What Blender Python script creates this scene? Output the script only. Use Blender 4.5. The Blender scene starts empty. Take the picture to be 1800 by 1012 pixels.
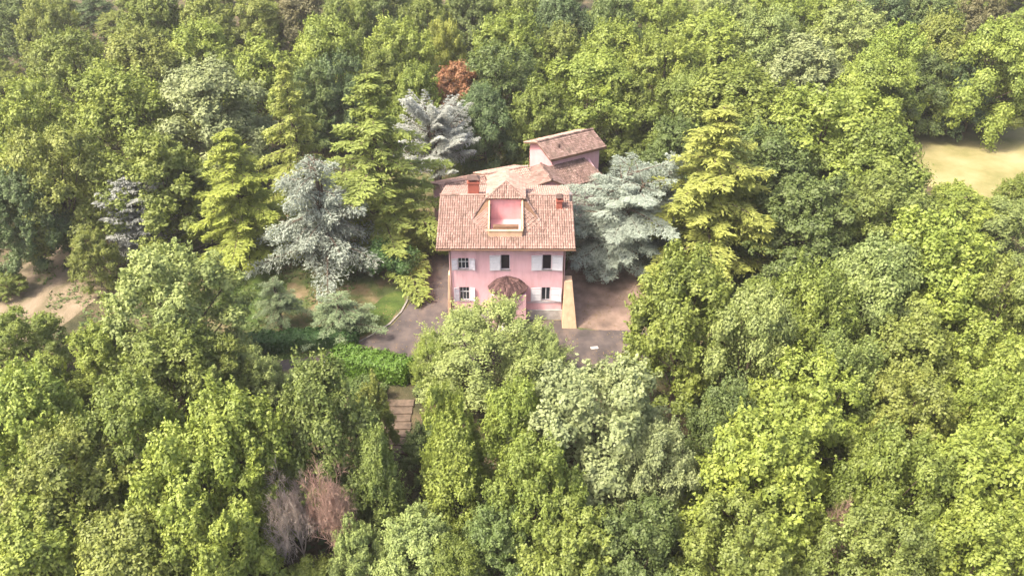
import bpy, bmesh, math, random
import numpy as np
from mathutils import Vector, Matrix
R = math.radians
S = bpy.context.scene

# ------------------------------------------------------------------ camera, sky, sun, exposure
cam = bpy.data.cameras.new('camera'); co = bpy.data.objects.new('camera', cam); S.collection.objects.link(co)
co.location = (0, -68, 48); co.rotation_euler = (R(90 - 33), 0, 0)
cam.sensor_width = 36; cam.lens = 36 * 1413 / 1800; cam.clip_end = 3000; cam.clip_start = 1
S.camera = co
W = bpy.data.worlds.new('World'); S.world = W; W.use_nodes = True
nt = W.node_tree; nt.nodes.clear()
sky = nt.nodes.new('ShaderNodeTexSky'); sky.sky_type = 'NISHITA'; sky.sun_disc = False
SUN_EL, SUN_AZ = 56.0, 246.0        # azimuth clockwise from +Y
sky.sun_elevation = R(SUN_EL); sky.sun_rotation = R(SUN_AZ); sky.air_density = .8; sky.dust_density = 7.0; sky.ozone_density = 0.3
bgn = nt.nodes.new('ShaderNodeBackground'); bgn.inputs[1].default_value = 0.15
wo = nt.nodes.new('ShaderNodeOutputWorld'); nt.links.new(sky.outputs[0], bgn.inputs[0]); nt.links.new(bgn.outputs[0], wo.inputs[0])
sl = bpy.data.lights.new('sun', 'SUN'); sl.energy = 2.45; sl.angle = R(9); sl.color = (1.0, .91, .72)
so = bpy.data.objects.new('sun', sl); S.collection.objects.link(so)
sd = Vector((math.sin(R(SUN_AZ)) * math.cos(R(SUN_EL)), math.cos(R(SUN_AZ)) * math.cos(R(SUN_EL)), math.sin(R(SUN_EL))))
so.rotation_euler = sd.to_track_quat('Z', 'Y').to_euler(); so.location = (0, 0, 120)
S.view_settings.view_transform = 'Standard'; S.view_settings.look = 'None'; S.view_settings.gamma = 1
S.view_settings.exposure = 1.5; S.view_settings.use_curve_mapping = False
S.render.engine = 'CYCLES'; S.cycles.max_bounces = 6; S.cycles.diffuse_bounces = 4; S.cycles.glossy_bounces = 2; S.cycles.transmission_bounces = 4

# ------------------------------------------------------------------ helpers
def tag(o, label=None, cat=None, group=None, kind=None):
    if label: o['label'] = label
    if cat: o['category'] = cat
    if group: o['group'] = group
    if kind: o['kind'] = kind
    return o
def empty(name, loc=(0, 0, 0), rz=0):
    o = bpy.data.objects.new(name, None); S.collection.objects.link(o)
    o.location = loc; o.rotation_euler = (0, 0, R(rz)); o.empty_display_size = .5
    return o
def link(name, me, parent=None, kind=None):
    o = bpy.data.objects.new(name, me); S.collection.objects.link(o)
    if parent: o.parent = parent
    if kind: o['kind'] = kind
    return o
def np_mesh(name, V, F, mat, tint=None, smooth=False):
    """V (n,3), F (m,k) with constant k; tint per vertex"""
    me = bpy.data.meshes.new(name); n = len(V); m, k = F.shape
    me.vertices.add(n); me.vertices.foreach_set('co', np.asarray(V, np.float32).ravel())
    me.loops.add(m * k); me.loops.foreach_set('vertex_index', F.astype(np.int32).ravel())
    me.polygons.add(m); me.polygons.foreach_set('loop_start', np.arange(0, m * k, k, dtype=np.int32))
    try: me.polygons.foreach_set('loop_total', np.full(m, k, np.int32))
    except Exception: pass
    me.update(calc_edges=True)
    if tint is not None:
        a = me.attributes.new('tint', 'FLOAT', 'POINT'); a.data.foreach_set('value', np.asarray(tint, np.float32))
    if smooth: me.polygons.foreach_set('use_smooth', np.ones(m, bool))
    me.materials.append(mat)
    return me
class MB:
    def __init__(s): s.v = []; s.f = []
    def box(s, x0, x1, y0, y1, z0, z1):
        b = len(s.v); s.v += [(x0,y0,z0),(x1,y0,z0),(x1,y1,z0),(x0,y1,z0),(x0,y0,z1),(x1,y0,z1),(x1,y1,z1),(x0,y1,z1)]
        s.f += [tuple(b+i for i in q) for q in ((0,3,2,1),(4,5,6,7),(0,1,5,4),(1,2,6,5),(2,3,7,6),(3,0,4,7))]; return s
    def poly(s, pts): b = len(s.v); s.v += [tuple(p) for p in pts]; s.f.append(tuple(range(b, b+len(pts)))); return s
    def prism(s, pts, d):
        """closed prism: polygon pts (3D) pushed by vector d"""
        b = len(s.v); n = len(pts); s.v += [tuple(p) for p in pts] + [tuple(Vector(p)+Vector(d)) for p in pts]
        s.f.append(tuple(b+i for i in reversed(range(n)))); s.f.append(tuple(b+n+i for i in range(n)))
        for i in range(n): j = (i+1) % n; s.f.append((b+i, b+j, b+n+j, b+n+i))
        return s
    def hexa(s, lo, hi):
        b = len(s.v); n = len(lo); s.v += [tuple(p) for p in lo] + [tuple(p) for p in hi]
        s.f.append(tuple(b+i for i in reversed(range(n)))); s.f.append(tuple(b+n+i for i in range(n)))
        for i in range(n): j = (i+1) % n; s.f.append((b+i, b+j, b+n+j, b+n+i))
        return s
    def tube(s, pts, rads, n=6):
        b0 = len(s.v); P = [Vector(p) for p in pts]
        for i, p in enumerate(P):
            d = (P[min(i+1, len(P)-1)] - P[max(i-1, 0)]).normalized()
            u = d.cross(Vector((.3,.2,1)) if abs(d.z) < .9 else Vector((1,.2,0))).normalized(); w = d.cross(u)
            for k in range(n):
                a = 2*math.pi*k/n; s.v.append(tuple(p + (u*math.cos(a) + w*math.sin(a))*rads[i]))
        for i in range(len(P)-1):
            for k in range(n):
                a = b0+i*n+k; c = b0+i*n+(k+1) % n; s.f.append((a, c, c+n, a+n))
        s.f.append(tuple(b0+k for k in reversed(range(n)))); s.f.append(tuple(b0+(len(P)-1)*n+k for k in range(n)))
        return s
    def mesh(s, name, mat, bevel=0):
        me = bpy.data.meshes.new(name); me.from_pydata(s.v, [], s.f)
        bm = bmesh.new(); bm.from_mesh(me); bmesh.ops.recalc_face_normals(bm, faces=bm.faces)
        if bevel: bmesh.ops.bevel(bm, geom=bm.edges[:], offset=bevel, segments=1, affect='EDGES')
        bm.to_mesh(me); bm.free(); me.materials.append(mat); return me
    def build(s, name, mat, parent=None, kind=None, bevel=0): return link(name, s.mesh(name, mat, bevel), parent, kind)

# ------------------------------------------------------------------ materials
def newmat(name):
    m = bpy.data.materials.new(name); m.use_nodes = True; t = m.node_tree; t.nodes.clear()
    return m, t, lambda ty: t.nodes.new('ShaderNode' + ty), t.links.new
def ramp(n, stops):
    c = n.color_ramp; c.elements[0].position = stops[0][0]; c.elements[0].color = (*stops[0][1], 1)
    c.elements[1].position = stops[-1][0]; c.elements[1].color = (*stops[-1][1], 1)
    for p, col in stops[1:-1]: e = c.elements.new(p); e.color = (*col, 1)
def surf(name, stops, scale=1.0, detail=6, rough=.9, bump=.3, bscale=None, stretch=(1,1,1), tint=0, dist=.02, spec=.2, stain=0, sstretch=(1,1,.1), sscale=2.0, scol=(.2,.13,.12)):
    """noise coloured surface with fine relief; tint>0 adds per piece variation from the 'tint' attribute"""
    m, t, N, L = newmat(name)
    tc = N('TexCoord'); mp = N('Mapping'); mp.inputs['Scale'].default_value = stretch; L(tc.outputs['Object'], mp.inputs[0])
    no = N('TexNoise'); no.inputs['Scale'].default_value = scale; no.inputs['Detail'].default_value = detail; no.inputs['Roughness'].default_value = .62
    L(mp.outputs[0], no.inputs[0]); fac = no.outputs[0]
    if tint:
        at = N('Attribute'); at.attribute_name = 'tint'
        mx = N('Mix'); mx.data_type = 'FLOAT'; mx.inputs[0].default_value = tint
        L(fac, mx.inputs[2]); L(at.outputs['Fac'], mx.inputs[3]); fac = mx.outputs[0]
    cr = N('ValToRGB'); ramp(cr, stops); L(fac, cr.inputs[0]); colout = cr.outputs[0]
    if stain:
        m2 = N('Mapping'); m2.inputs['Scale'].default_value = sstretch; L(tc.outputs['Object'], m2.inputs[0])
        n3 = N('TexNoise'); n3.inputs['Scale'].default_value = sscale; n3.inputs['Detail'].default_value = 7; n3.inputs['Roughness'].default_value = .65; L(m2.outputs[0], n3.inputs[0])
        r3 = N('MapRange'); r3.inputs[1].default_value = .50; r3.inputs[2].default_value = .74; r3.inputs[4].default_value = stain; L(n3.outputs[0], r3.inputs[0])
        mc = N('Mix'); mc.data_type = 'RGBA'; L(r3.outputs[0], mc.inputs[0]); L(colout, mc.inputs[6]); mc.inputs[7].default_value = (*scol, 1); colout = mc.outputs[2]
    b = N('BsdfPrincipled'); b.inputs['Roughness'].default_value = rough; b.inputs['Specular IOR Level'].default_value = spec
    L(colout, b.inputs['Base Color'])
    if bump:
        n2 = N('TexNoise'); n2.inputs['Scale'].default_value = bscale or scale*6; n2.inputs['Detail'].default_value = 5; L(mp.outputs[0], n2.inputs[0])
        bu = N('Bump'); bu.inputs['Strength'].default_value = bump; bu.inputs['Distance'].default_value = dist; L(n2.outputs[0], bu.inputs['Height']); L(bu.outputs[0], b.inputs['Normal'])
    o = N('OutputMaterial'); L(b.outputs[0], o.inputs[0]); return m
def leafmat(name, trans=.27, huevar=1.0, valvar=1.0):
    """leaf colour = object colour, shifted leaf by leaf ('tint') between a deeper and a yellower hue"""
    m, t, N, L = newmat(name)
    oi = N('ObjectInfo'); at = N('Attribute'); at.attribute_name = 'tint'
    tc = N('TexCoord'); no = N('TexNoise'); no.inputs['Scale'].default_value = .35; no.inputs['Detail'].default_value = 2; L(tc.outputs['Object'], no.inputs[0])
    mr = N('MapRange'); mr.inputs[1].default_value = .32; mr.inputs[2].default_value = .68; mr.inputs[3].default_value = -.16; mr.inputs[4].default_value = .16; L(no.outputs[0], mr.inputs[0])
    ad = N('Math'); ad.operation = 'ADD'; L(at.outputs['Fac'], ad.inputs[0]); L(mr.outputs[0], ad.inputs[1])
    hm = N('MapRange'); hm.inputs[3].default_value = .5 + .016*huevar; hm.inputs[4].default_value = .5 - .012*huevar; L(ad.outputs[0], hm.inputs[0])
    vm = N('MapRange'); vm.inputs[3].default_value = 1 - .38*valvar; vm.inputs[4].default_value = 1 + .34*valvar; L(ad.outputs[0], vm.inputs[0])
    hs = N('HueSaturation'); L(oi.outputs['Color'], hs.inputs['Color']); L(hm.outputs[0], hs.inputs['Hue']); L(vm.outputs[0], hs.inputs['Value'])
    d = N('BsdfDiffuse'); L(hs.outputs[0], d.inputs[0])
    tr = N('BsdfTranslucent'); h2 = N('HueSaturation'); h2.inputs['Hue'].default_value = .485; h2.inputs['Saturation'].default_value = 1.1; L(hs.outputs[0], h2.inputs['Color']); L(h2.outputs[0], tr.inputs[0])
    mx = N('MixShader'); mx.inputs[0].default_value = trans; L(d.outputs[0], mx.inputs[1]); L(tr.outputs[0], mx.inputs[2])
    gl = N('BsdfGlossy'); gl.inputs['Roughness'].default_value = .6; gl.inputs[0].default_value = (1,1,.9,1)
    m2 = N('MixShader'); m2.inputs[0].default_value = .03; L(mx.outputs[0], m2.inputs[1]); L(gl.outputs[0], m2.inputs[2])
    o = N('OutputMaterial'); L(m2.outputs[0], o.inputs[0]); return m
M = {}
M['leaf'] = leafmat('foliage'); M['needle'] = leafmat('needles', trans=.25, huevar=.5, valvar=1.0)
M['bark'] = surf('bark', [(.3,(.045,.032,.024)),(.7,(.14,.105,.08))], 3, stretch=(1,1,.25), bump=.8)
M['palebark'] = surf('pale_bark', [(.3,(.32,.26,.22)),(.7,(.62,.52,.45))], 3, stretch=(1,1,.3), bump=.5)
M['redbark'] = surf('reddish_twigs', [(.3,(.28,.17,.135)),(.7,(.50,.35,.285))], 3, stretch=(1,1,.3), bump=.5)
M['floor'] = surf('forest_floor', [(.28,(.030,.032,.016)),(.45,(.06,.056,.028)),(.6,(.11,.085,.05)),(.78,(.19,.135,.09))], .35, 9, bump=.8, bscale=5, dist=.12)
M['garden'] = surf('garden_earth', [(.3,(.045,.07,.02)),(.45,(.075,.095,.032)),(.58,(.15,.12,.065)),(.75,(.25,.175,.12))], .3, 9, bump=.7, bscale=6, dist=.08)
M['lawn'] = surf('lawn_grass', [(.3,(.035,.055,.014)),(.5,(.06,.095,.02)),(.7,(.11,.13,.035))], .8, 8, bump=.9, bscale=14, dist=.08)
M['asphalt'] = surf('drive_asphalt', [(.3,(.048,.041,.041)),(.5,(.083,.069,.068)),(.7,(.135,.108,.098))], .45, 10, stain=.7, sstretch=(1,.5,1), sscale=.5, scol=(.17,.125,.10), bump=.4, bscale=20, dist=.02)
M['gravel'] = surf('gravel_court', [(.3,(.12,.085,.07)),(.5,(.21,.148,.12)),(.7,(.30,.215,.18))], .5, 10, stain=.7, sstretch=(1,1,1), sscale=.35, scol=(.09,.07,.06), bump=.6, bscale=18, dist=.03)
M['track'] = surf('dirt_track', [(.3,(.09,.085,.04)),(.5,(.19,.15,.10)),(.7,(.27,.21,.15))], .6, 9, bump=.7, bscale=8, dist=.08, stretch=(1,.4,1))
M['field'] = surf('dry_field', [(.3,(.15,.15,.05)),(.5,(.25,.22,.10)),(.7,(.33,.28,.15))], .16, 9, bump=.8, bscale=6, dist=.1)
M['pink'] = surf('pink_plaster', [(.25,(.63,.36,.385)),(.5,(.74,.445,.48)),(.75,(.80,.51,.545))], .9, 8, stain=.45, sscale=1.6, scol=(.40,.20,.19), rough=.92, bump=.25, bscale=14, dist=.01, stretch=(1,1,.45))
M['palepink'] = surf('pale_pink_plaster', [(.3,(.60,.31,.325)),(.7,(.70,.39,.41))], 1.0, 8, stain=.4, scol=(.40,.24,.22), bump=.2, bscale=14, dist=.01)
M['cream'] = surf('cream_render', [(.3,(.44,.29,.19)),(.7,(.58,.41,.28))], 1.2, 8, stain=.5, scol=(.25,.17,.12), bump=.3, bscale=12, dist=.01)
M['stone'] = surf('grey_stone', [(.3,(.30,.28,.265)),(.7,(.55,.52,.50))], 1.6, 8, bump=.5, bscale=10)
M['kerbstone'] = surf('kerb_stone', [(.3,(.14,.13,.12)),(.7,(.30,.27,.25))], 2.5, 8, bump=.5, bscale=10)
M['brownstone'] = surf('brown_stone', [(.3,(.06,.045,.035)),(.7,(.17,.125,.095))], 1.6, 8, bump=.7, bscale=10)
M['white'] = surf('white_paint', [(.3,(.66,.65,.68)),(.7,(.76,.74,.76))], 2, 6, rough=.6, bump=.1)
M['oldwhite'] = surf('greyish_paint', [(.3,(.52,.50,.55)),(.7,(.70,.67,.71))], 2, 6, rough=.7, bump=.1)
M['door'] = surf('door_wood', [(.3,(.07,.022,.015)),(.7,(.14,.05,.03))], 3, 6, rough=.5, stretch=(1,1,.2), bump=.3)
M['wood'] = surf('brown_wood', [(.3,(.10,.055,.035)),(.7,(.20,.12,.08))], 3, 6, stretch=(.3,1,1), bump=.3)
M['brick'] = surf('red_brick', [(.3,(.33,.105,.075)),(.7,(.50,.20,.15))], 4, 6, bump=.5, tint=.5)
M['tile'] = surf('terracotta_tiles', [(.2,(.135,.085,.07)),(.42,(.235,.15,.125)),(.62,(.31,.205,.175)),(.85,(.385,.28,.24))], 1.4, 9, stain=.7, sstretch=(1,1,1), sscale=.9, scol=(.11,.085,.07), bump=.35, bscale=16, tint=.45, dist=.02)
M['tiledark'] = surf('dark_tiles', [(.2,(.085,.056,.05)),(.45,(.165,.108,.095)),(.65,(.23,.155,.14)),(.85,(.30,.22,.19))], 1.3, 9, stain=.6, sstretch=(1,1,1), sscale=1.0, scol=(.08,.07,.055), bump=.35, bscale=16, tint=.55, dist=.02)  # darker tile tone for some slopes, ridges and caps
M['tilelight'] = surf('pale_tiles', [(.2,(.22,.135,.11)),(.42,(.32,.205,.17)),(.62,(.39,.26,.22)),(.85,(.46,.325,.28))], 1.0, 9, stain=.5, sstretch=(1,1,1), sscale=.9, scol=(.13,.10,.08), bump=.35, bscale=16, tint=.5, dist=.02)
M['porchtile'] = surf('porch_tiles', [(.2,(.045,.025,.026)),(.5,(.10,.056,.054)),(.8,(.17,.10,.095))], 2, 9, bump=.35, bscale=16, tint=.6, dist=.02)
M['dark'] = surf('dark_room', [(.3,(.012,.010,.012)),(.7,(.03,.02,.025))], 2, 3, bump=0)  # near-black colour that stands for the shade inside the rooms
M['metal'] = surf('dull_metal', [(.3,(.10,.09,.09)),(.7,(.20,.18,.18))], 3, 4, rough=.45, bump=.1)
M['canvas'] = surf('pale_canvas', [(.3,(.72,.64,.58)),(.7,(.82,.76,.70))], 2, 5, bump=.1)
def glassmat():
    m, t, N, L = newmat('window_glass'); b = N('BsdfPrincipled'); b.inputs['Base Color'].default_value = (.03,.035,.045,1)
    b.inputs['Roughness'].default_value = .06; b.inputs['Specular IOR Level'].default_value = .9
    no = N('TexNoise'); no.inputs['Scale'].default_value = 1.5; bu = N('Bump'); bu.inputs['Strength'].default_value = .08; L(no.outputs[0], bu.inputs['Height']); L(bu.outputs[0], b.inputs['Normal'])
    o = N('OutputMaterial'); L(b.outputs[0], o.inputs[0]); return m
M['glass'] = glassmat()

# ------------------------------------------------------------------ ground
def gz(x, y):
    z = 0.0
    if y < -12: z -= min(3.0, (-12 - y) * .15)
    if y > 60: z += (min(y, 500) - 60) * .055
    return z
def ground():
    xs = np.concatenate([np.arange(-690, -150, 60), np.arange(-150, 150, 3.0), np.arange(150, 691, 60)])
    ys = np.concatenate([np.arange(-125, -90, 11), np.arange(-90, 240, 3.0), np.arange(240, 890, 60)])
    rng = np.random.default_rng(3); V = []
    for y in ys:
        for x in xs:
            w = 0 if (-75 < x < 125 and -12 < y < 60) else .25
            V.append((x, y, gz(x, y) + w * rng.uniform(-.5, .5) - .004 * (w > 0)))
    nx = len(xs); F = [(j*nx+i, j*nx+i+1, (j+1)*nx+i+1, (j+1)*nx+i) for j in range(len(ys)-1) for i in range(nx-1)]
    o = link('ground', np_mesh('ground', np.array(V), np.array(F), M['floor'], smooth=True)); o['kind'] = 'structure'
ground()
def sheet(name, pts, z, mat, wob=.25, seed=1, step=1.2):
    """flat patch with an uneven edge"""
    rng = random.Random(seed); P = []
    n = len(pts)
    for i in range(n):
        a, b = Vector(pts[i]), Vector(pts[(i+1) % n]); k = max(1, int((b-a).length/step))
        for j in range(k):
            p = a.lerp(b, j/k); P.append((p.x + rng.uniform(-wob, wob), p.y + rng.uniform(-wob, wob), z))
    bm = bmesh.new(); vs = [bm.verts.new(p) for p in P]; f = bm.faces.new(vs); bmesh.ops.triangulate(bm, faces=[f])
    bmesh.ops.recalc_face_normals(bm, faces=bm.faces)
    if sum(f.normal.z for f in bm.faces) < 0: bmesh.ops.reverse_faces(bm, faces=bm.faces)
    me = bpy.data.meshes.new(name); bm.to_mesh(me); bm.free(); me.materials.append(mat)
    o = link(name, me); o['kind'] = 'structure'; return o
sheet('garden_ground', [(-34,-7),(-22,-9),(-9,-11.5),(14,-11.5),(26,-8),(30,6),(28,34),(-10,36),(-34,30)], .006, M['garden'], .8, 2)
sheet('dirt_track', [(-72,-12),(-55,-11.5),(-46.5,-3),(-44.5,6),(-38,14),(-30,20),(-34,24),(-46,20),(-54,15),(-58,6),(-62,-2),(-72,-6)], .012, M['track'], .5, 3)
sheet('dry_field', [(50,56),(62,60),(82,54),(130,46),(130,24),(70,20),(58,30),(48,40)], .010, M['field'], .8, 4, 2)
sheet('lawn', [(-15.2,-3.2),(-12.6,-.5),(-11.4,3.0),(-11.6,5.5),(-13.8,4.5),(-15.2,1),(-16.2,-2.5)], .016, M['lawn'], .15, 5, .6)
sheet('garden_lawn', [(-31,0),(-26,-1),(-24,3),(-26,9),(-32,9)], .014, M['lawn'], .5, 6)
sheet('hedge_border', [(-28,-6.6),(-22,-6.9),(-16.5,-4.8),(-15.4,-3.4),(-18,-2.6),(-28,-3.6)], .018, M['lawn'], .25, 7, .6)
sheet('lower_lawn', [(-18,-11.6),(-8.5,-11.8),(-3,-11.6),(-3,-9.3),(-8.5,-9.2),(-17,-6.9)], .014, M['lawn'], .3, 17, .8)
sheet('gravel_court', [(5.4,-1.5),(10,-1.8),(13.4,-2.2),(15.2,2),(15.5,14),(7,14),(5.6,6)], .012, M['gravel'], .3, 8)
sheet('driveway', [(-9.9,14),(-6.3,14),(-6.25,-.1),(-6.2,-.22),(5.3,-.22),(7.0,-1.9),(13.6,-2.0),(14.5,-6),(12,-8.6),(2,-9.2),(-8,-8.6),(-10.5,-7.4),(-17,-6.4),(-21,-8.2),(-26,-10.5),(-29,-9.5),(-24,-7.2),(-19,-6.2),(-15.0,-4.0),(-12.1,-.9),(-10.9,3),(-11.0,8)], .020, M['asphalt'], .07, 9, .5)
kb = MB(); kp = [(-15.2,-4.0),(-13.9,-2.7),(-12.5,-.9),(-11.6,1.2),(-11.2,3.2),(-11.25,6.0),(-11.4,8.2)]
for i in range(len(kp)-1):
    a, b = Vector(kp[i]), Vector(kp[i+1]); d = (b-a).normalized(); n_ = Vector((-d.y, d.x))*.09
    kb.prism([(a.x-n_.x, a.y-n_.y, .0), (b.x-n_.x, b.y-n_.y, .0), (b.x+n_.x, b.y+n_.y, .0), (a.x+n_.x, a.y+n_.y, .0)], (0,0,.13+i*.002))
o = kb.build('kerb', M['kerbstone']); o['kind'] = 'structure'

# ------------------------------------------------------------------ roof tiles
def tiles(O, u, v, Wd, Ln, inside=None, cw=.23, cl=.36, seed=0, lift=.0):
    """arched tiles laid on the plane O + a*u + b*v (b up the slope); returns V, F, tint"""
    rng = np.random.default_rng(seed); O = np.array(O, float); u = np.array(u, float); v = np.array(v, float)
    u /= np.linalg.norm(u); v /= np.linalg.norm(v); n = np.cross(u, v); n /= np.linalg.norm(n)
    if n[2] < 0: n = -n
    V = []; F = []; T = []; prof = [(-.5,0),(-.3,.05),(0,.075),(.3,.05),(.5,0)]
    nc = int(Wd/cw); nr = int(Ln/cl)
    coltone = rng.uniform(-.1, .1, nc+1)
    for i in range(nc+1):
        a = (i+.5)*Wd/(nc+1)
        for j in range(nr+1):
            b = j*cl
            if inside and not inside(a, b+cl*.5): continue
            da, tw = rng.uniform(-.018,.018), rng.uniform(-.02,.02); up = rng.uniform(0,.02); base = len(V); tt = np.clip(rng.normal(.5+coltone[i]*.15, .2), 0, 1)
            b1 = min(b+cl*1.12, Ln + .02)
            for (bb, ww, hh) in ((b-.02, 1.0, .045+up), (b1, .86, .0)):
                for (px, pz) in prof:
                    V.append(O + u*(a+da+tw*(bb-b)+px*cw*ww) + v*bb + n*(pz+hh+lift)); T.append(tt)
            for k in range(4): F.append((base+k, base+k+1, base+6+k, base+5+k))
    return np.array(V), np.array(F), np.array(T)
def roof_plane(parent, O, u, v, Wd, Ln, mat, inside=None, seed=0, poly=None, name='roof_slope', thick=.14):
    """one slope: a slab (part) with its tiles (sub-part)"""
    uu = Vector(u).normalized(); vv = Vector(v).normalized(); n = uu.cross(vv).normalized(); n = n if n.z > 0 else -n
    O = Vector(O); pl = poly or [(0,0),(Wd,0),(Wd,Ln),(0,Ln)]
    s = MB().prism([O + uu*a + vv*b for a, b in pl], -n*thick).build(name, M['wood'], parent)
    V, F, T = tiles(O, uu, vv, Wd, Ln, inside, seed=seed)
    link('roof_tiles', np_mesh('roof_tiles', V, F, mat, T), s, 'stuff'); return s
def ridge_caps(parent, a, b, mat, seed=1, name='ridge_tiles', r=.15):
    a, b = Vector(a), Vector(b); d = (b-a); Ln = d.length; d.normalize(); side = d.cross(Vector((0,0,1))).normalized(); up = side.cross(d)
    rng = random.Random(seed); V = []; F = []; T = []; n = int(Ln/.42)+1
    for i in range(n):
        p = a + d*(i*Ln/n); base = len(V); t = rng.random()
        for (s_, rr, h) in ((-.03, 1.0, .03+rng.random()*.015), (Ln/n*1.08, .88, .0)):
            for k in range(6):
                an = math.pi*k/5; V.append(p + d*s_ + side*math.cos(an)*r*rr + up*(math.sin(an)*r*.8*rr + h)); T.append(t)
        for k in range(5): F.append((base+k, base+k+1, base+7+k, base+6+k))
    return link(name, np_mesh(name, np.array([tuple(q) for q in V]), np.array(F), mat, T), parent, 'stuff')

# ------------------------------------------------------------------ windows and shutters
def window(parent, x0, x1, z0, z1, y, style='sash', depth=.16):
    """opening in a wall facing -y at Y=y: a recessed reveal, frame and panes, or a dark sheet for room shade if open"""
    w = MB(); t = .055
    yy = y + depth
    w.box(x0, x0+t, yy-.04, yy+.03, z0, z1); w.box(x1-t, x1, yy-.04, yy+.03, z0, z1); w.box(x0+t, x1-t, yy-.04, yy+.03, z1-t, z1); w.box(x0+t, x1-t, yy-.04, yy+.03, z0, z0+t)
    fr = w.build('window', M['oldwhite'], parent)
    g = []
    if style == 'bars':
        n = 3; b = MB()
        for k in range(1, n): xx = x0+(x1-x0)*k/n; b.box(xx-.02, xx+.02, yy-.03, yy+.02, z0+t, z1-t)
        b.box(x0+t, x1-t, yy-.034, yy+.016, z0+(z1-z0)*.62-.02, z0+(z1-z0)*.62+.02)
        b.build('glazing_bar', M['white'], fr)
    elif style == 'two':
        xx = (x0+x1)/2; MB().box(xx-.04, xx+.04, yy-.035, yy+.02, z0+t, z1-t).build('glazing_bar', M['white'], fr)
    MB().box(x0+t*.5, x1-t*.5, yy+.032, yy+.05, z0+t*.5, z1-t*.5).build('pane_or_dark_sheet', M['dark'] if style == 'open' else M['glass'], fr)  # open windows get a near-black sheet, the room's shade put into its colour
    MB().box(x0-.08, x1+.08, y-.07, y+.10, z0-.07, z0).build('sill', M['stone'], fr)
    return fr
def shutter(parent, xh, z0, z1, w, ang, y, side, mat):
    """louvred shutter hinged at xh; side=-1 opens to the left; ang = degrees off the wall"""
    b = MB(); t = .045; h = z1-z0
    b.box(0, .07, -t, 0, 0, h); b.box(w-.07, w, -t, 0, 0, h); b.box(.07, w-.07, -t, 0, 0, .09); b.box(.07, w-.07, -t, 0, h-.09, h); b.box(.07, w-.07, -t, 0, h*.48, h*.48+.08)
    n = int(h/.11)
    for k in range(n):
        z = .1 + (h-.24)*k/n
        b.prism([(.07,-t+.004,z),(.07,-t+.016,z),(.07,-.006,z+.075),(.07,-.018,z+.075)], (w-.14,0,0))
    if side < 0: b.v = [(-a, c, d) for a, c, d in b.v]
    o = b.build('shutter', mat, parent); o.location = (xh, y-.03, z0); o.rotation_euler = (0, 0, R(-ang if side > 0 else ang)); return o

# wall facing -y made of pieces round its openings
def front_wall(b, x0, x1, z0, z1, y0, y1, holes):
    """holes: list of (hx0,hx1,hz0,hz1); grid cut"""
    xs = sorted({x0, x1} | {h[0] for h in holes} | {h[1] for h in holes}); zs = sorted({z0, z1} | {h[2] for h in holes} | {h[3] for h in holes})
    def solid(i, k):
        cx, cz = (xs[i]+xs[i+1])/2, (zs[k]+zs[k+1])/2
        return not any(h[0] < cx < h[1] and h[2] < cz < h[3] for h in holes)
    ix, iz = len(xs)-1, len(zs)-1; P = {}
    def pv(x, y, z):
        k = (round(x,4), round(y,4), round(z,4))
        if k not in P: P[k] = len(b.v); b.v.append((x, y, z))
        return P[k]
    def q(*pts): b.f.append(tuple(pv(*p) for p in pts))
    for i in range(ix):
        for k in range(iz):
            if not solid(i, k): continue
            a, c, d, e = xs[i], xs[i+1], zs[k], zs[k+1]
            q((a,y0,d),(c,y0,d),(c,y0,e),(a,y0,e)); q((a,y1,e),(c,y1,e),(c,y1,d),(a,y1,d))
            if i == 0 or not solid(i-1, k): q((a,y0,e),(a,y1,e),(a,y1,d),(a,y0,d))
            if i == ix-1 or not solid(i+1, k): q((c,y0,d),(c,y1,d),(c,y1,e),(c,y0,e))
            if k == 0 or not solid(i, k-1): q((a,y0,d),(a,y1,d),(c,y1,d),(c,y0,d))
            if k == iz-1 or not solid(i, k+1): q((a,y0,e),(c,y0,e),(c,y1,e),(a,y1,e))

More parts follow.
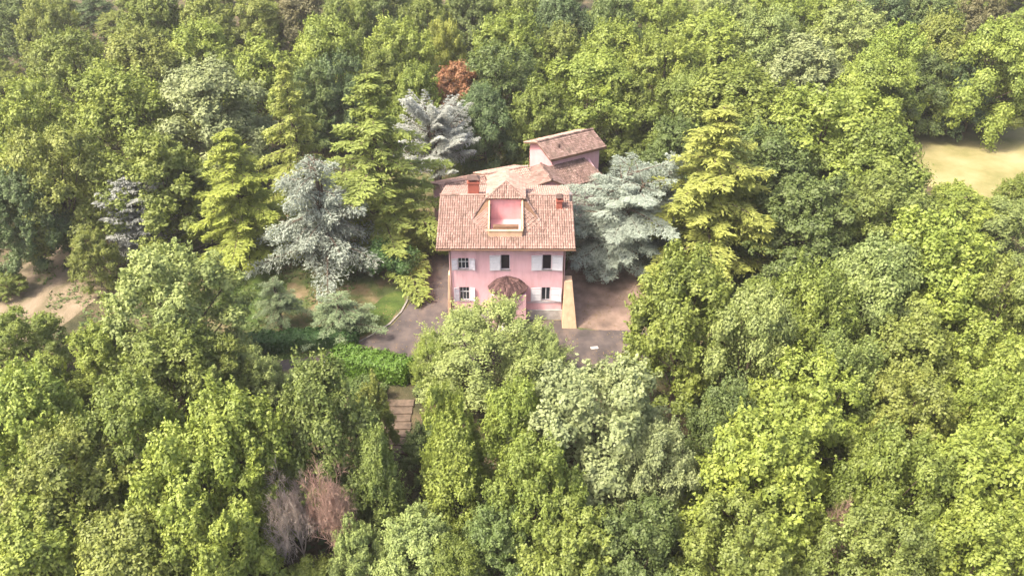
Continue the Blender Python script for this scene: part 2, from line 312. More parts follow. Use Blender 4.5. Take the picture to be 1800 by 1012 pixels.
# ------------------------------------------------------------------ the pink villa
XL, XR, D, EZ = -6.2, 5.25, 12.0, 9.15           # wall plane at y=0; EZ is the wall top
SL = .333                                        # roof slope
def rz(y): return 8.9 + SL*(y+.9) if y <= 6 else 8.9 + SL*6.9 - SL*(y-6)
def villa():
    v = empty('pink_villa', ((XL+XR)/2, 0, 0)); ox = (XL+XR)/2
    tag(v, 'pink two-storey villa with terracotta roof, roof terrace and white shutters in the clearing', 'house')
    vi = empty('tmp'); bpy.data.objects.remove(vi)
    holes = [(-5.35,-4.25,6.05,7.35),(-1.12,-.20,5.98,7.72),(3.0,3.92,5.98,7.72),(-5.3,-4.3,2.35,3.95),(2.98,3.88,2.32,3.92),(-1.12,0.0,.55,3.1)]
    b = MB(); front_wall(b, XL, XR, 0, 8.98, 0, .35, holes)
    b.build('wall', M['pink'], v)
    # other walls, with gables to the ridge
    MB().prism([(XL,.352,0),(XL,D,0),(XL,D,rz(D)-.16),(XL,6,rz(6)-.16),(XL,.352,rz(.352)-.16)], (.35,0,0)).build('wall', M['pink'], v)
    MB().prism([(XR-.35,.352,0),(XR-.35,D,0),(XR-.35,D,rz(D)-.16),(XR-.35,6,rz(6)-.16),(XR-.35,.352,rz(.352)-.16)], (.35,0,0)).build('wall', M['pink'], v)
    MB().box(XL+.352, XR-.352, D-.35, D-.002, 0, 8.9).build('wall', M['pink'], v)
    MB().box(XL+.36, XR-.36, .36, D-.36, 5.0, 5.15).build('floor_slab', M['dark'], v)
    MB().box(XL+.36, XR-.36, 3.2, 3.3, 0, 8.7).build('inner_wall', M['dark'], v)
    # plinth in two lengths beside the porch
    for xa, xb in ((XL-.03, -2.15), (1.55, XR-.02)): MB().box(xa, xb, -.12, -.003, 0, 1.22).build('plinth', M['stone'], v)
    # thin band under ground floor sills
    MB().box(1.56, XR-.02, -.05, -.004, 2.06, 2.16).build('string_course', M['oldwhite'], v)
    # buttresses at both corners
    MB().hexa([(5.1,-1.7,0),(6.6,-1.7,0),(6.6,1.0,0),(5.1,1.0,0)], [(5.262,-.1,4.7),(6.05,-.1,4.7),(6.05,1.0,4.7),(5.262,1.0,4.7)]).build('buttress', M['cream'], v, bevel=.04)
    MB().hexa([(-6.62,-.3,0),(-6.22,-.3,0),(-6.22,.9,0),(-6.62,.9,0)], [(-6.38,.05,5.4),(-6.205,.05,5.4),(-6.205,.9,5.4),(-6.38,.9,5.4)]).build('buttress', M['cream'], v, bevel=.03)
    # windows
    window(v, -5.35,-4.25,6.05,7.35, 0, 'bars'); window(v, -1.12,-.20,5.98,7.72, 0, 'open'); window(v, 3.0,3.92,5.98,7.72, 0, 'open')
    window(v, -5.3,-4.3,2.35,3.95, 0, 'bars'); window(v, 2.98,3.88,2.32,3.92, 0, 'two')
    shutter(v, -5.38,6.05,7.35,.6,14,0,-1,M['oldwhite']); shutter(v, -4.22,6.05,7.35,.6,14,0,1,M['oldwhite'])
    shutter(v, -1.15,5.98,7.72,1.06,5,0,-1,M['white']); shutter(v, 2.97,5.98,7.72,1.06,5,0,-1,M['white']); shutter(v, 3.95,5.98,7.72,1.06,7,0,1,M['white'])
    shutter(v, 2.95,2.32,3.92,1.05,5,0,-1,M['white']); shutter(v, 3.91,2.32,3.92,1.1,9,0,1,M['oldwhite'])
    shutter(v, -5.33,2.35,3.95,.55,20,0,-1,M['oldwhite']); shutter(v, -4.27,2.35,3.95,.55,12,0,1,M['oldwhite'])
    for xx in (XL+.12, XR-.14): MB().tube([(xx,-.9,8.78),(xx,-.35,8.45),(xx,-.09,8.2),(xx,-.09,1.3)], [.05]*4, 6).build('downpipe', M['wood'], v)
    # porch
    pc = MB(); pc.box(-2.0,-1.12,-1.35,-.003,0,3.75); pc.box(0,1.4,-1.35,-.003,0,3.75); pc.box(-1.12,0,-1.35,-.003,3.1,3.75); pc.build('porch', M['pink'], v)
    dr = MB().box(-1.1,-.02,.1,.16,.55,3.08).build('door', M['door'], v)
    for k in (0,1):
        for z_ in (.7, 1.95): MB().box(-1.0+k*.5,-.62+k*.5,.07,.098,z_,z_+1.0).build('door_panel', M['door'], dr)
    MB().box(-.17,-.12,.03,.098,1.5,1.62).build('handle', M['metal'], dr)
    for k in range(3): MB().box(-1.5,.35,-2.3+k*.32,-1.36,k*.18,(k+1)*.18).build('step', M['stone'], v)
    # porch roof: half umbrella of tiles
    n = 9; ax, ay, az = -.42, -.01, 5.25; rim = []
    for k in range(n+1):
        a = math.pi + math.pi*k/n; rim.append((ax + math.cos(a)*1.98, -.02 + math.sin(a)*1.85, 4.05 + .0*k))
    mid = [(ax + (x-ax)*.62, -.02 + (y+.02)*.62, 4.86) for x, y, z in rim]
    pb = MB()
    for k in range(n):
        pb.prism([rim[k], rim[k+1], mid[k+1], mid[k]], (0,0,-.1)); pb.prism([mid[k], mid[k+1], (ax, ay, az)], (0,0,-.1))
    pr = pb.build('porch_roof', M['wood'], v)
    V = []; F = []; T = []; rng = random.Random(4)
    nn = 30
    for k in range(nn):
        a = math.pi + math.pi*(k+.5)/nn
        for j in range(7):
            f0, f1 = 1.02 - j*.145, 1.02-(j+1)*.145 - .03
            def pt(f, off, h):
                z = 4.05 + (1-f)/.38*.81 if f > .62 else 4.86 + (.62-f)/.62*.39
                return (ax + math.cos(a+off)*1.98*f, -.02 + math.sin(a+off)*1.85*f, z + h)
            if f0 < .3 and k % 2: continue
            base = len(V); t = rng.random(); w = math.pi/nn*.5*(1 if f0 > .3 else 1.9)
            for f, hh in ((f0,.06),(max(f1,.03),.02)):
                V += [pt(f,-w,hh), pt(f,-w*.4,hh+.07), pt(f,w*.4,hh+.07), pt(f,w,hh)]; T += [t]*4
            for q in range(3): F.append((base+q, base+q+1, base+5+q, base+4+q))
    link('roof_tiles', np_mesh('porch_tiles', np.array(V), np.array(F), M['porchtile'], T), pr, 'stuff')
    # main roof slopes; the front slope has the terrace cut out
    x0, x1 = -7.35, 6.15; L = 6.9*math.sqrt(1+SL*SL); c = 1/math.sqrt(1+SL*SL)
    TX0, TX1, TY0, TY1 = -2.2, .95, .75, 4.7
    def ins(a, b):
        x = x0+a; y = -.9+b*c; return not (TX0 < x < TX1 and TY0 < y < TY1+.3)
    def bb(y): return (y+.9)/c
    sl = MB(); un = Vector((1,0,0)); vn = Vector((0,c,SL*c)); O = Vector((x0,-.9,8.9)); nrm = un.cross(vn)
    for (xa, xb, ya, yb) in ((x0,TX0,-.9,6),(TX1,x1,-.9,6),(TX0,TX1,-.9,TY0),(TX0,TX1,TY1,6)):
        sl.prism([O+un*(xx-x0)+vn*bb(y) for xx, y in ((xa,ya),(xb,ya),(xb,yb),(xa,yb))], -nrm*.14)
    s = sl.build('roof_slope', M['wood'], v)
    V, F, T = tiles(O, un, vn, x1-x0, L, ins, seed=11); link('roof_tiles', np_mesh('roof_tiles', V, F, M['tile'], T), s, 'stuff')
    roof_plane(v, (x1,12.9,8.9), (-1,0,0), (0,-1,SL), x1-x0, L, M['tilelight'], seed=12)
    ridge_caps(v, (x0,6,rz(6)+.06), (x1,6,rz(6)+.06), M['tile'], 3)
    MB().tube([(x0,-1.0,8.82),(x1,-1.0,8.80)], [.075,.075], 8).build('gutter', M['wood'], v)
    MB().box(XL-.3, XR+.3, -.62, -.01, 8.70, 8.80).build('soffit', M['wood'], v)
    # roof terrace
    fz = 9.15
    t = MB(); t.box(TX0, TX1, TY0, TY1, fz-.15, fz); t.build('terrace_floor', M['palepink'], v)
    f = MB(); f.box(TX0-.02, TX1+.02, TY0-.22, TY0, 9.05, 10.05); f.build('terrace_parapet', M['cream'], v)
    MB().box(TX0-.10, TX1+.10, TY0-.27, TY0+.06, 10.052, 10.12).build('parapet_coping', M['cream'], v)
    for xx in (TX0-.16, TX1):
        MB().prism([(xx,TY0,9.0),(xx,TY1,9.0),(xx,TY1,11.55),(xx,TY0+2.2,11.0),(xx,TY0,10.2)], (.16,0,0)).build('terrace_side_wall', M['cream'], v)
    MB().box(TX0-.16, TX1+.16, TY1, TY1+.2, fz, 11.62).build('terrace_back_wall', M['palepink'], v)
    MB().box(TX0+.35, TX1-.3, TY0+.12, TY0+.62, fz+.002, fz+1.25).build('terrace_planter', M['wood'], v, bevel=.03)
    # hipped cap over the back of the terrace
    cx = (TX0+TX1)/2; hw = 1.95; ey = 4.35; ez = 11.62; ap = (cx, 6.55, 12.45); bk = (cx, 9.6, 12.45)
    def tri_plane(A, B, Cc, seed, mat=M['tile']):
        A, B, Cc = Vector(A), Vector(B), Vector(Cc); u = (B-A); Wd = u.length; u.normalize(); q = Cc-A; up = q - u*q.dot(u); Ln = up.length; up.normalize(); ca = q.dot(u)
        def i_(a, b): 
            f = b/Ln; return ca*f - .02 < a < Wd + (ca-Wd)*f + .02
        return roof_plane(v, A, u, up, Wd, Ln, mat, i_, seed, [(0,0),(Wd,0),(ca,Ln)], thick=.08)
    tri_plane((cx-hw,ey,ez), (cx+hw,ey,ez), ap, 21)
    for s_ in (-1, 1):
        A = Vector((cx+s_*hw, ey, ez)); B = Vector((cx+s_*hw, 9.6, ez)); E = Vector(ap); G = Vector(bk)
        if s_ > 0: O2, u2 = A, (B-A)
        else: O2, u2 = B, (A-B)
        Wd = u2.length; u2.normalize(); up = (G-(B)); Ln = up.length; up.normalize(); hl = 2.2
        if s_ > 0: pl = [(0,0),(Wd,0),(Wd,Ln),(hl,Ln)]; ii = lambda a, b: a > hl*b/Ln
        else: pl = [(0,0),(Wd,0),(Wd-hl,Ln),(0,Ln)]; ii = lambda a, b: a < Wd - hl*b/Ln
        roof_plane(v, O2, u2, up, Wd, Ln, M['tilelight'], ii, 22+s_, pl, thick=.08)
        # flank under the cap and small raised skirt slopes beside the terrace
        MB().prism([(cx+s_*1.72-.05,TY1+.21,rz(5)-.1),(cx+s_*1.72-.05,9.3,9.6),(cx+s_*1.72-.05,9.3,ez-.02),(cx+s_*1.72-.05,TY1+.21,ez-.02)], (.1,0,0)).build('cap_wall', M['pink'], v)
    for s_, xx in ((-1, TX0-.18), (1, TX1+.18)):
        tri_plane(*( [(xx+s_*1.65, 2.6, rz(2.6)+.03), (xx, .9, rz(.9)+.03), (xx, 5.2, rz(5.2)+.75)] if s_ < 0 else [(xx, .9, rz(.9)+.03), (xx+s_*1.65, 2.6, rz(2.6)+.03), (xx, 5.2, rz(5.2)+.75)]), 31+s_)
        ridge_caps(v, (xx+s_*1.65, 2.6, rz(2.6)+.08), (xx, 5.2, rz(5.2)+.8), M['tiledark'], 6, 'hip_tiles', .12)
        ridge_caps(v, (cx+s_*hw, ey, ez+.02), (ap[0], ap[1], ap[2]+.03), M['tile'], 7, 'hip_tiles', .12)
    # chimneys
    def chimney(cx_, cy_, w, d, z0, z1):
        ch = MB().box(cx_-w/2, cx_+w/2, cy_-d/2, cy_+d/2, z0, z1).build('chimney', M['brick'], v, bevel=.02)
        cb = MB(); n_ = int((z1-z0)/.3)
        for k in range(n_): cb.box(cx_-w/2-.012, cx_+w/2+.012, cy_-d/2-.012, cy_+d/2+.012, z0+.04+k*.3, z0+.04+k*.3+.23)
        cb.build('brick_course', M['brick'], ch)
        MB().box(cx_-w/2-.1, cx_+w/2+.1, cy_-d/2-.1, cy_+d/2+.1, z1, z1+.12).build('chimney_collar', M['brick'], ch)
        for a_ in (-1, 1):
            for b_ in (-1, 1): MB().box(cx_+a_*w*.42-.07, cx_+a_*w*.42+.07, cy_+b_*d*.42-.07, cy_+b_*d*.42+.07, z1+.12, z1+.42).build('chimney_pier', M['brick'], ch)
        MB().hexa([(cx_-w/2-.12,cy_-d/2-.12,z1+.42),(cx_+w/2+.12,cy_-d/2-.12,z1+.42),(cx_+w/2+.12,cy_+d/2+.12,z1+.42),(cx_-w/2-.12,cy_+d/2+.12,z1+.42)],
                  [(cx_-w*.3,cy_-d*.1,z1+.72),(cx_+w*.3,cy_-d*.1,z1+.72),(cx_+w*.3,cy_+d*.1,z1+.72),(cx_-w*.3,cy_+d*.1,z1+.72)]).build('chimney_cap', M['tiledark'], ch)
    chimney(-3.95, 6.9, 1.1, .8, 10.6, 12.3)
    chimney(4.75, 4.4, .55, .55, 10.2, 11.45)
    MB().tube([(5.9,5.2,10.7),(5.9,5.2,11.7),(5.9,5.1,11.9)], [.13,.13,.2], 10).build('flue_pipe', M['metal'], v)
    for o in list(v.children):                     # parts were written in world coordinates
        o.location = Vector(o.location) - Vector((ox, 0, 0))
    return v
villa()

# ------------------------------------------------------------------ the rear buildings
def rear():
    v = empty('rear_tower', (4.85, 22.0, 0), 30)
    tag(v, 'small pink rear tower house with shallow tiled gable roof and lean-to below', 'house')
    Lx, Dy, E = 7.0, 5.2, 8.35
    MB().prism([(0,0,0),(0,Dy,0),(0,Dy,E),(0,Dy/2,E+.95),(0,0,E)], (.3,0,0)).build('wall', M['palepink'], v)
    MB().prism([(Lx-.3,0,0),(Lx-.3,Dy,0),(Lx-.3,Dy,E),(Lx-.3,Dy/2,E+.95),(Lx-.3,0,E)], (.3,0,0)).build('wall', M['pink'], v)
    MB().box(.302, Lx-.302, 0, .3, 0, E+.02).build('wall', M['pink'], v); MB().box(.302, Lx-.302, Dy-.3, Dy, 0, E+.02).build('wall', M['pink'], v)
    s = .36; L = (Dy/2+.55)*math.sqrt(1+s*s)
    roof_plane(v, (-.6,-.55,E-.05), (1,0,0), (0,1,s), Lx+1.3, L, M['tiledark'], seed=41)
    roof_plane(v, (Lx+.7,Dy+.55,E-.05), (-1,0,0), (0,-1,s), Lx+1.3, L, M['tilelight'], seed=42)
    ridge_caps(v, (-.6,Dy/2,E+.05+(Dy/2+.55)*s), (Lx+.7,Dy/2,E+.05+(Dy/2+.55)*s), M['tiledark'], 5)
    vt = MB().tube([(1.6,1.0,E+.4),(1.6,1.0,E+1.05)], [.16,.16], 8).build('roof_vent', M['tiledark'], v)
    # eaves board
    MB().box(-.55, Lx+.6, -.62, -.58, E-.28, E-.06).build('fascia', M['wood'], v)
    # lean-to in front
    yl = -2.9; zt, zl = 7.25, 5.45; LL = math.hypot(-yl, zt-zl)
    MB().box(.0, 5.2, yl+.45, yl+.75, 0, zl+.05).build('lean_to_wall', M['pink'], v)
    MB().prism([(5.2,yl+.45,0),(5.2,-.003,0),(5.2,-.003,zt-.2),(5.2,yl+.45,zl+.1)], (.3,0,0)).build('lean_to_wall', M['pink'], v)
    roof_plane(v, (-1.6,yl,zl), (1,0,0), (0,-yl,zt-zl), 7.7, LL, M['tiledark'], lambda a, b: a < 7.7-1.4*b/LL, 43, [(0,0),(7.7,0),(6.3,LL),(0,LL)], 'lean_to_roof')
    g = empty('rear_bay', (1.75, 16.7, 0), 14)
    tag(g, 'small gabled bay with a dark opening and white window between villa ridge and lean-to roof', 'house')
    bw, bd, wz, mx, az = 4.2, 4.4, 6.85, 2.9, 7.55
    front = MB(); front_wall(front, 0, bw, 0, wz, 0, .25, [(1.1,2.1,5.75,6.65),(2.4,3.7,5.75,6.65)])
    front.build('wall', M['palepink'], g)
    MB().prism([(0,.002,wz+.002),(bw,.002,wz+.002),(mx,.002,az)], (0,.246,0)).build('gable', M['palepink'], g)
    MB().box(0,.25,.252,bd,0,wz).build('wall', M['pink'], g); MB().box(bw-.25,bw,.252,bd,0,wz).build('wall', M['pink'], g)
    window(g, 1.1,2.1,5.75,6.65, 0, 'open', .1); window(g, 2.4,3.7,5.75,6.65, 0, 'bars', .08)
    a = Vector((-.5,-.4,wz-.05)); rdg = Vector((mx,-.4,az+.12)); d = rdg-a; roof_plane(g, a+Vector((0,bd+.4,0)), (0,-1,0), d, bd+.4, d.length, M['tile'], seed=45, name='bay_roof')
    a2 = Vector((bw+.35,-.4,wz-.02)); d = rdg-a2; roof_plane(g, a2, (0,1,0), d, bd+.4, d.length, M['tiledark'], seed=46, name='bay_roof')
    ridge_caps(g, rdg+Vector((0,0,.05)), rdg+Vector((0,bd+.4,.05)), M['tiledark'], 8)
    w = empty('rear_wing', (-8.2, 16.3, 0), 23.4)
    tag(w, 'low rear wing with pale tiled roof between villa ridge and rear tower', 'house')
    h, e, rg = 3.4, 6.45, 7.75
    for (xa, xb, dz, mt, sd) in ((0, 5.4, -.25, M['tile'], 51), (5.4, 11.0, 0, M['tilelight'], 52)):
        sl_ = (rg-e)/h; LL = (h+.4)*math.sqrt(1+sl_*sl_)
        MB().box(xa+.1, xb-.1, -h, -h+.3, 0, e+dz-.05).build('wall', M['pink'], w); MB().box(xa+.1, xb-.1, h-.3, h, 0, e+dz-.05).build('wall', M['pink'], w)
        for xx in (xa+.1, xb-.4): MB().prism([(xx,-h+.302,0),(xx,h-.302,0),(xx,h-.302,e+dz-.05),(xx,0,rg+dz-.2),(xx,-h+.302,e+dz-.05)], (.3,0,0)).build('wall', M['pink'], w)
        roof_plane(w, (xa-.3*(xa==0),-h-.4,e+dz-.4*sl_), (1,0,0), (0,1,sl_), xb-xa+.3*(xa==0)-.02, LL, mt, seed=sd)
        roof_plane(w, (xb-.02,h+.4,e+dz-.4*sl_), (-1,0,0), (0,-1,sl_), xb-xa+.3*(xa==0)-.02, LL, mt, seed=sd+5)
        ridge_caps(w, (xa-.3*(xa==0),0,rg+dz+.06), (xb,0,rg+dz+.06), M['tilelight'], sd+7)
rear()
# pale canopy behind the wing
p = empty('garden_parasol', (-6.6, 25.5, 0)); tag(p, 'pale open parasol standing behind the left end of the rear wing roof', 'parasol')
MB().tube([(0,0,0),(0,0,4.1)], [.05,.04], 8).build('pole', M['metal'], p)
pb = MB(); pn = 8
for k in range(pn):
    a0, a1 = 2*math.pi*k/pn, 2*math.pi*(k+1)/pn
    pb.prism([(math.cos(a0)*1.9, math.sin(a0)*1.9, 3.3), (math.cos(a1)*1.9, math.sin(a1)*1.9, 3.3), (0,0,4.15)], (0,0,-.03))
pb.build('canopy', M['canvas'], p)
rb = MB()
for k in range(pn): a0 = 2*math.pi*k/pn; rb.tube([(0,0,4.0),(math.cos(a0)*1.85, math.sin(a0)*1.85, 3.24)], [.02,.015], 4)
rb.build('rib', M['metal'], p)

# ------------------------------------------------------------------ leaves: many small bent quads
def quads(P, Nr, Dr, Lh, Wh, bend=.12):
    """P centres, Nr normals, Dr wanted long axis; returns V, F"""
    Nr = Nr/np.linalg.norm(Nr, axis=1, keepdims=True)
    T = Dr - Nr*np.sum(Dr*Nr, axis=1, keepdims=True); T /= np.linalg.norm(T, axis=1, keepdims=True)+1e-9
    B = np.cross(Nr, T); Lh = Lh[:,None]; Wh = Wh[:,None]
    v0 = P-T*Lh; v1 = P+B*Wh-Nr*Lh*bend; v2 = P+T*Lh; v3 = P-B*Wh-Nr*Lh*bend
    V = np.stack([v0,v1,v2,v3], 1).reshape(-1,3); F = np.arange(len(V)).reshape(-1,4); return V, F
def sph(rng, n):
    a = rng.normal(size=(n,3)); return a/np.linalg.norm(a, axis=1, keepdims=True)
def broad(seed, lobes=46, puffs=7, leaves=66, upright=0.0, lsize=.17, slim=1.0, base=.12, peak=.0, psize=1.0):
    """broadleaf crown 12 m high: limbs carry boughs, each bough a cluster of leafy puffs"""
    rng = np.random.default_rng(seed); H, Rr = 12.0, 4.6*slim
    P = []; Nn = []; Tn = []; tips = []
    def env(t):                                   # crown radius at relative height t
        u = (t-base)/(1-base); return (max(0.0, 1-abs((u-.34)/.68)**2.1))**.5*(1-peak*u)
    z_in = H*(base+.30)
    for i in range(lobes):
        t = base + (1-base)*(.97-.88*((i+.5)/lobes)**.95); a = i*2.399963 + rng.uniform(-.4,.4)
        er = env(t)*Rr; lr = rng.uniform(.14,.25)*Rr/(slim**.4)*(46/lobes)**.35; k = rng.choice([rng.uniform(.55,.8), rng.uniform(.82,1.03)], p=[.3,.7])
        c = np.array([math.cos(a)*max(0,er*k-lr*.55), math.sin(a)*max(0,er*k-lr*.55), t*H*(.9+.1*k)-lr*.75+rng.uniform(-.5,.5)])
        tips.append(c.copy()); outw = c - np.array([0,0,z_in]); outw /= np.linalg.norm(outw)
        nd = sph(rng, puffs*3); sc = nd@outw*.8 + nd[:,2]*1.0 + rng.uniform(-.4,.4,len(nd)); nd = nd[np.argsort(-sc)[:puffs]]
        ltone = rng.normal(0,.07)
        for d in nd:
            pr = rng.uniform(.38,.72)*psize; pc = c + d*lr*rng.uniform(.75,1.15)*np.array([1,1,1+upright*.6]); n = int(leaves*1.55*rng.uniform(.75,1.2)*(pr/.55)**1.6)
            q = sph(rng, int(n*1.5)); ok = (q@d*.5 + q[:,2]*.7 > -.35); q = q[ok][:n]; n = len(q); r = pr*np.clip(rng.normal(.86,.25,n),.2,1.6)
            pts = pc + q*r[:,None]*(np.array([1,1,.9+upright*.7])*rng.uniform(.6,1.35,3))
            no = q*1.25 + d*.45 + np.array([0,0,.40]) + rng.normal(size=(n,3))*.42
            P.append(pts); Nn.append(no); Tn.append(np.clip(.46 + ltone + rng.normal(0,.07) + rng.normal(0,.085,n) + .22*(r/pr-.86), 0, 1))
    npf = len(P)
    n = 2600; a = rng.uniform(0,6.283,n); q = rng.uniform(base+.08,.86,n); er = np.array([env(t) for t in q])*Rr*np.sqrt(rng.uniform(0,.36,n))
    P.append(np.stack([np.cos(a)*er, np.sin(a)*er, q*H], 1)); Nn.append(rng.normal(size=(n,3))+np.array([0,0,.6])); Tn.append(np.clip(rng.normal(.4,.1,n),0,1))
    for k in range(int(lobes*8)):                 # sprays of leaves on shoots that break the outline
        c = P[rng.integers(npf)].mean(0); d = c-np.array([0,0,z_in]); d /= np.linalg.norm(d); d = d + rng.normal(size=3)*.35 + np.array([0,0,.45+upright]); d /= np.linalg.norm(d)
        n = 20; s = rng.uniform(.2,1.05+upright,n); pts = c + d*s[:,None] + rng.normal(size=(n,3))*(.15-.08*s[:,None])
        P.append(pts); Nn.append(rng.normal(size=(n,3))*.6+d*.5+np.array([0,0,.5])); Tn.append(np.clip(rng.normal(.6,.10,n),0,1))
    P = np.concatenate(P); Nn = np.concatenate(Nn); Tn = np.concatenate(Tn); n = len(P)
    Dr = rng.normal(size=(n,3)) + np.array([0,0,upright*2]); L = lsize*.74*rng.uniform(.7,1.35,n); Wd = L*rng.uniform(.5,.72,n)
    P[:,2] *= H/np.percentile(P[:,2],99.7); rad = np.percentile(np.hypot(P[:,0],P[:,1]),96.5)
    V, F = quads(P, Nn, Dr, L, Wd)
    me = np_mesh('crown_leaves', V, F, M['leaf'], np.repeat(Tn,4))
    tb = MB(); zt = H*(base+.2)
    tb.tube([(0,0,-.6),(rng.uniform(-.1,.1),0,zt*.5),(rng.uniform(-.2,.2),rng.uniform(-.2,.2),zt),(0,0,H*.8)], [.30,.23,.17,.05], 7)
    for c in tips[::3]:
        s0 = Vector((0,0,min(c[2]*.8, zt*rng.uniform(.7,1.25)))); c = Vector(c); m_ = s0.lerp(c,.5)+Vector((rng.uniform(-.3,.3),rng.uniform(-.3,.3),-.25))
        tb.tube([s0, m_, c], [.11,.075,.03], 5)
    return me, tb.mesh('trunk', M['bark']), H, rad
def conifer(seed, H=20.0, Rr=5.0, nb=95, prof='cone', droop=.25, rise=.15, z0=.12, dens=1.0, hang=.25, lsize=.2, width=.42, leaders=1, lean=0):
    rng = np.random.default_rng(seed); P = []; Nn = []; Dd = []; Tn = []; tb = MB()
    axes = [(0.0,0.0,1.0)] + [(rng.uniform(-.3,.3)*Rr, rng.uniform(-.3,.3)*Rr, rng.uniform(.72,.93)) for _ in range(leaders-1)]
    for (lx, ly, lh) in axes: tb.tube([(0,0,-.6),(lx*.3+lean*.3,ly*.3,H*.3*lh),(lx*.8+lean*.65,ly*.8,H*.65*lh),(lx+lean,ly,H*lh)], [.36,.27,.15,.03], 8)
    for i in range(nb):
        t = z0 + (1-z0)*((i+.5)/nb)**.9; t = min(.99, t + rng.uniform(-.012,.012)); ax = axes[rng.integers(len(axes))]
        z = H*t*ax[2]; cxy = np.array([ax[0],ax[1]])*min(1,t*1.2) + np.array([lean*t, 0])
        if prof == 'cone': pr = (1-t)**.9*.98+.05
        elif prof == 'flat': pr = math.sqrt(max(0,1-((t-.36)/.70)**2))*.88+.12
        else: pr = (1-t)**.5*.85*(.55+.45*min(1,t*4))+.08
        L = Rr*pr*(rng.uniform(.55,1.1) if rng.random() > .18 else rng.uniform(1.0,1.4)); a = i*2.399963+rng.uniform(-.5,.5)
        out = np.array([math.cos(a),math.sin(a),0]); side = np.array([-math.sin(a),math.cos(a),0]); ri = rise*(.4+t*1.8)*rng.uniform(.5,1.5); dp = droop*rng.uniform(.6,1.3)
        def path(s): return np.array([cxy[0],cxy[1],z]) + out*(s*L)[:,None] + np.array([0,0,1])*((s*ri - dp*s**2.2)*L)[:,None]
        sp = path(np.array([0,.33,.66,1.0])); tb.tube([tuple(q) for q in sp], [.085*(L/Rr+.2),.06*(L/Rr+.2),.03,.01], 4)
        nt_ = max(6, int(L*5)); per = int(15*dens*(1+.25*L))
        for k in range(nt_):
            s = .14+.86*(k+rng.uniform(0,1))/nt_; sd_ = 1 if k % 2 else -1; wl = (width*L*(1-s)**.8*.9+.28)*rng.uniform(.6,1.15)
            b = path(np.array([s]))[0]; tt = rng.uniform(0,1,per)**.8
            dr = side*sd_*.85 + out*(.35+.5*s)
            pts = b + dr*(tt*wl)[:,None] - np.array([0,0,1])*((tt**2*wl*(.12+hang*.5)))[:,None] + rng.normal(size=(per,3))*np.array([.09,.09,.055])
            hg = rng.random(per) < hang; dl = rng.uniform(.05,.55,per)*hg*(.6+hang); pts[:,2] -= dl
            dd = np.tile(dr,(per,1)) + rng.normal(size=(per,3))*.35; dd[hg] += np.array([0,0,-2.2])
            nn = np.array([0,0,1.0]) + out*.3 + rng.normal(size=(per,3))*.42; nn[hg] = rng.normal(size=(int(hg.sum()),3))*.8 + out*.8 + np.array([0,0,.3])
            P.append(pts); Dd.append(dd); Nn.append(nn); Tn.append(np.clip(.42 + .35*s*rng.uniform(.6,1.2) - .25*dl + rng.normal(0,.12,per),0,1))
    P = np.concatenate(P); Nn = np.concatenate(Nn); Dd = np.concatenate(Dd); Tn = np.concatenate(Tn); n = len(P)
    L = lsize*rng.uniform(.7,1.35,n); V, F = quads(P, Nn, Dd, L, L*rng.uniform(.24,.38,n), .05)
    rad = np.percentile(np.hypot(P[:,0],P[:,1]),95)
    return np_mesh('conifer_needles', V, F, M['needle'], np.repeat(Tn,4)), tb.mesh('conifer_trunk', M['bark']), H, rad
def dead(seed, H=11.0, mat='palebark'):
    rng = random.Random(seed); tb = MB()
    def grow(p, d, L, r, lev):
        n = 3 if lev < 4 else 2; pts = [p]; q = p.copy(); dd = d.copy()
        for i in range(n):
            dd = (dd + Vector((rng.gauss(0,.12),rng.gauss(0,.12),rng.gauss(0,.06)+.05))).normalized(); q = q + dd*(L/n); pts.append(q.copy())
        rr = [r*(1-.5*i/n) for i in range(n+1)]; tb.tube(pts, rr, 6 if lev < 2 else (4 if lev < 4 else 3))
        if lev >= 5: return
        k = (9, 6, 6, 5, 4)[lev]
        for i in range(k):
            t = rng.uniform(.3,1.0) if lev else rng.uniform(.35,1.0); j = min(n-1, int(t*n)); b = pts[j].lerp(pts[j+1], t*n-j)
            az = rng.uniform(0,6.283); sp = rng.uniform(.5,1.15); ax = dd.cross(Vector((math.cos(az),math.sin(az),.2))).normalized()
            nd = (dd*math.cos(sp) + ax*math.sin(sp) + Vector((0,0,.12))).normalized()
            grow(b, nd, L*rng.uniform(.5,.72), max(.016, r*.5), lev+1)
    grow(Vector((0,0,-.4)), Vector((0,0,1)), H*.52, .2, 0)
    V = np.array(tb.v); tb.v = [tuple(q) for q in V*np.array([1,1,H/V[:,2].max()])]
    rad = float(np.percentile(np.hypot(V[:,0],V[:,1]),98))
    tr = MB(); return tb.mesh('dead_branches', M[mat]), None, H, rad

LIB = {}
LIB['b'] = [broad(100), broad(101, 54, 7, 66, lsize=.155), broad(102, 36, 9, 66, psize=1.15), broad(103, 44, 7, 68, lsize=.18, peak=.2), broad(104, 40, 8, 66, base=.2),
            broad(105, 56, 6, 70, upright=.12, peak=.25), broad(106, 46, 7, 68, upright=.35, lsize=.15, peak=.3), broad(107, 30, 11, 66, psize=1.25, peak=.1), broad(108, 60, 6, 66, psize=.95), broad(109, 42, 8, 66, upright=.25, base=.1, peak=.15)]
LIB['f'] = [broad(120, 56, 8, 74, upright=.6, lsize=.115, base=.1, psize=.9)]
LIB['s'] = [broad(130, 38, 7, 66, upright=.6, lsize=.14, slim=.6, base=.08, peak=.45, psize=.85)]
LIB['cg'] = [conifer(200, 20, 5.6, 74, 'cone', .26, .16, .08, 1.7, .5, .145, .30), conifer(201, 20, 5.2, 66, 'cone', .34, .16, .10, 1.7, .5, .145, .32), conifer(203, 20, 5.2, 60, 'cone', .42, .16, .10, 1.7, .6, .145, .34)]
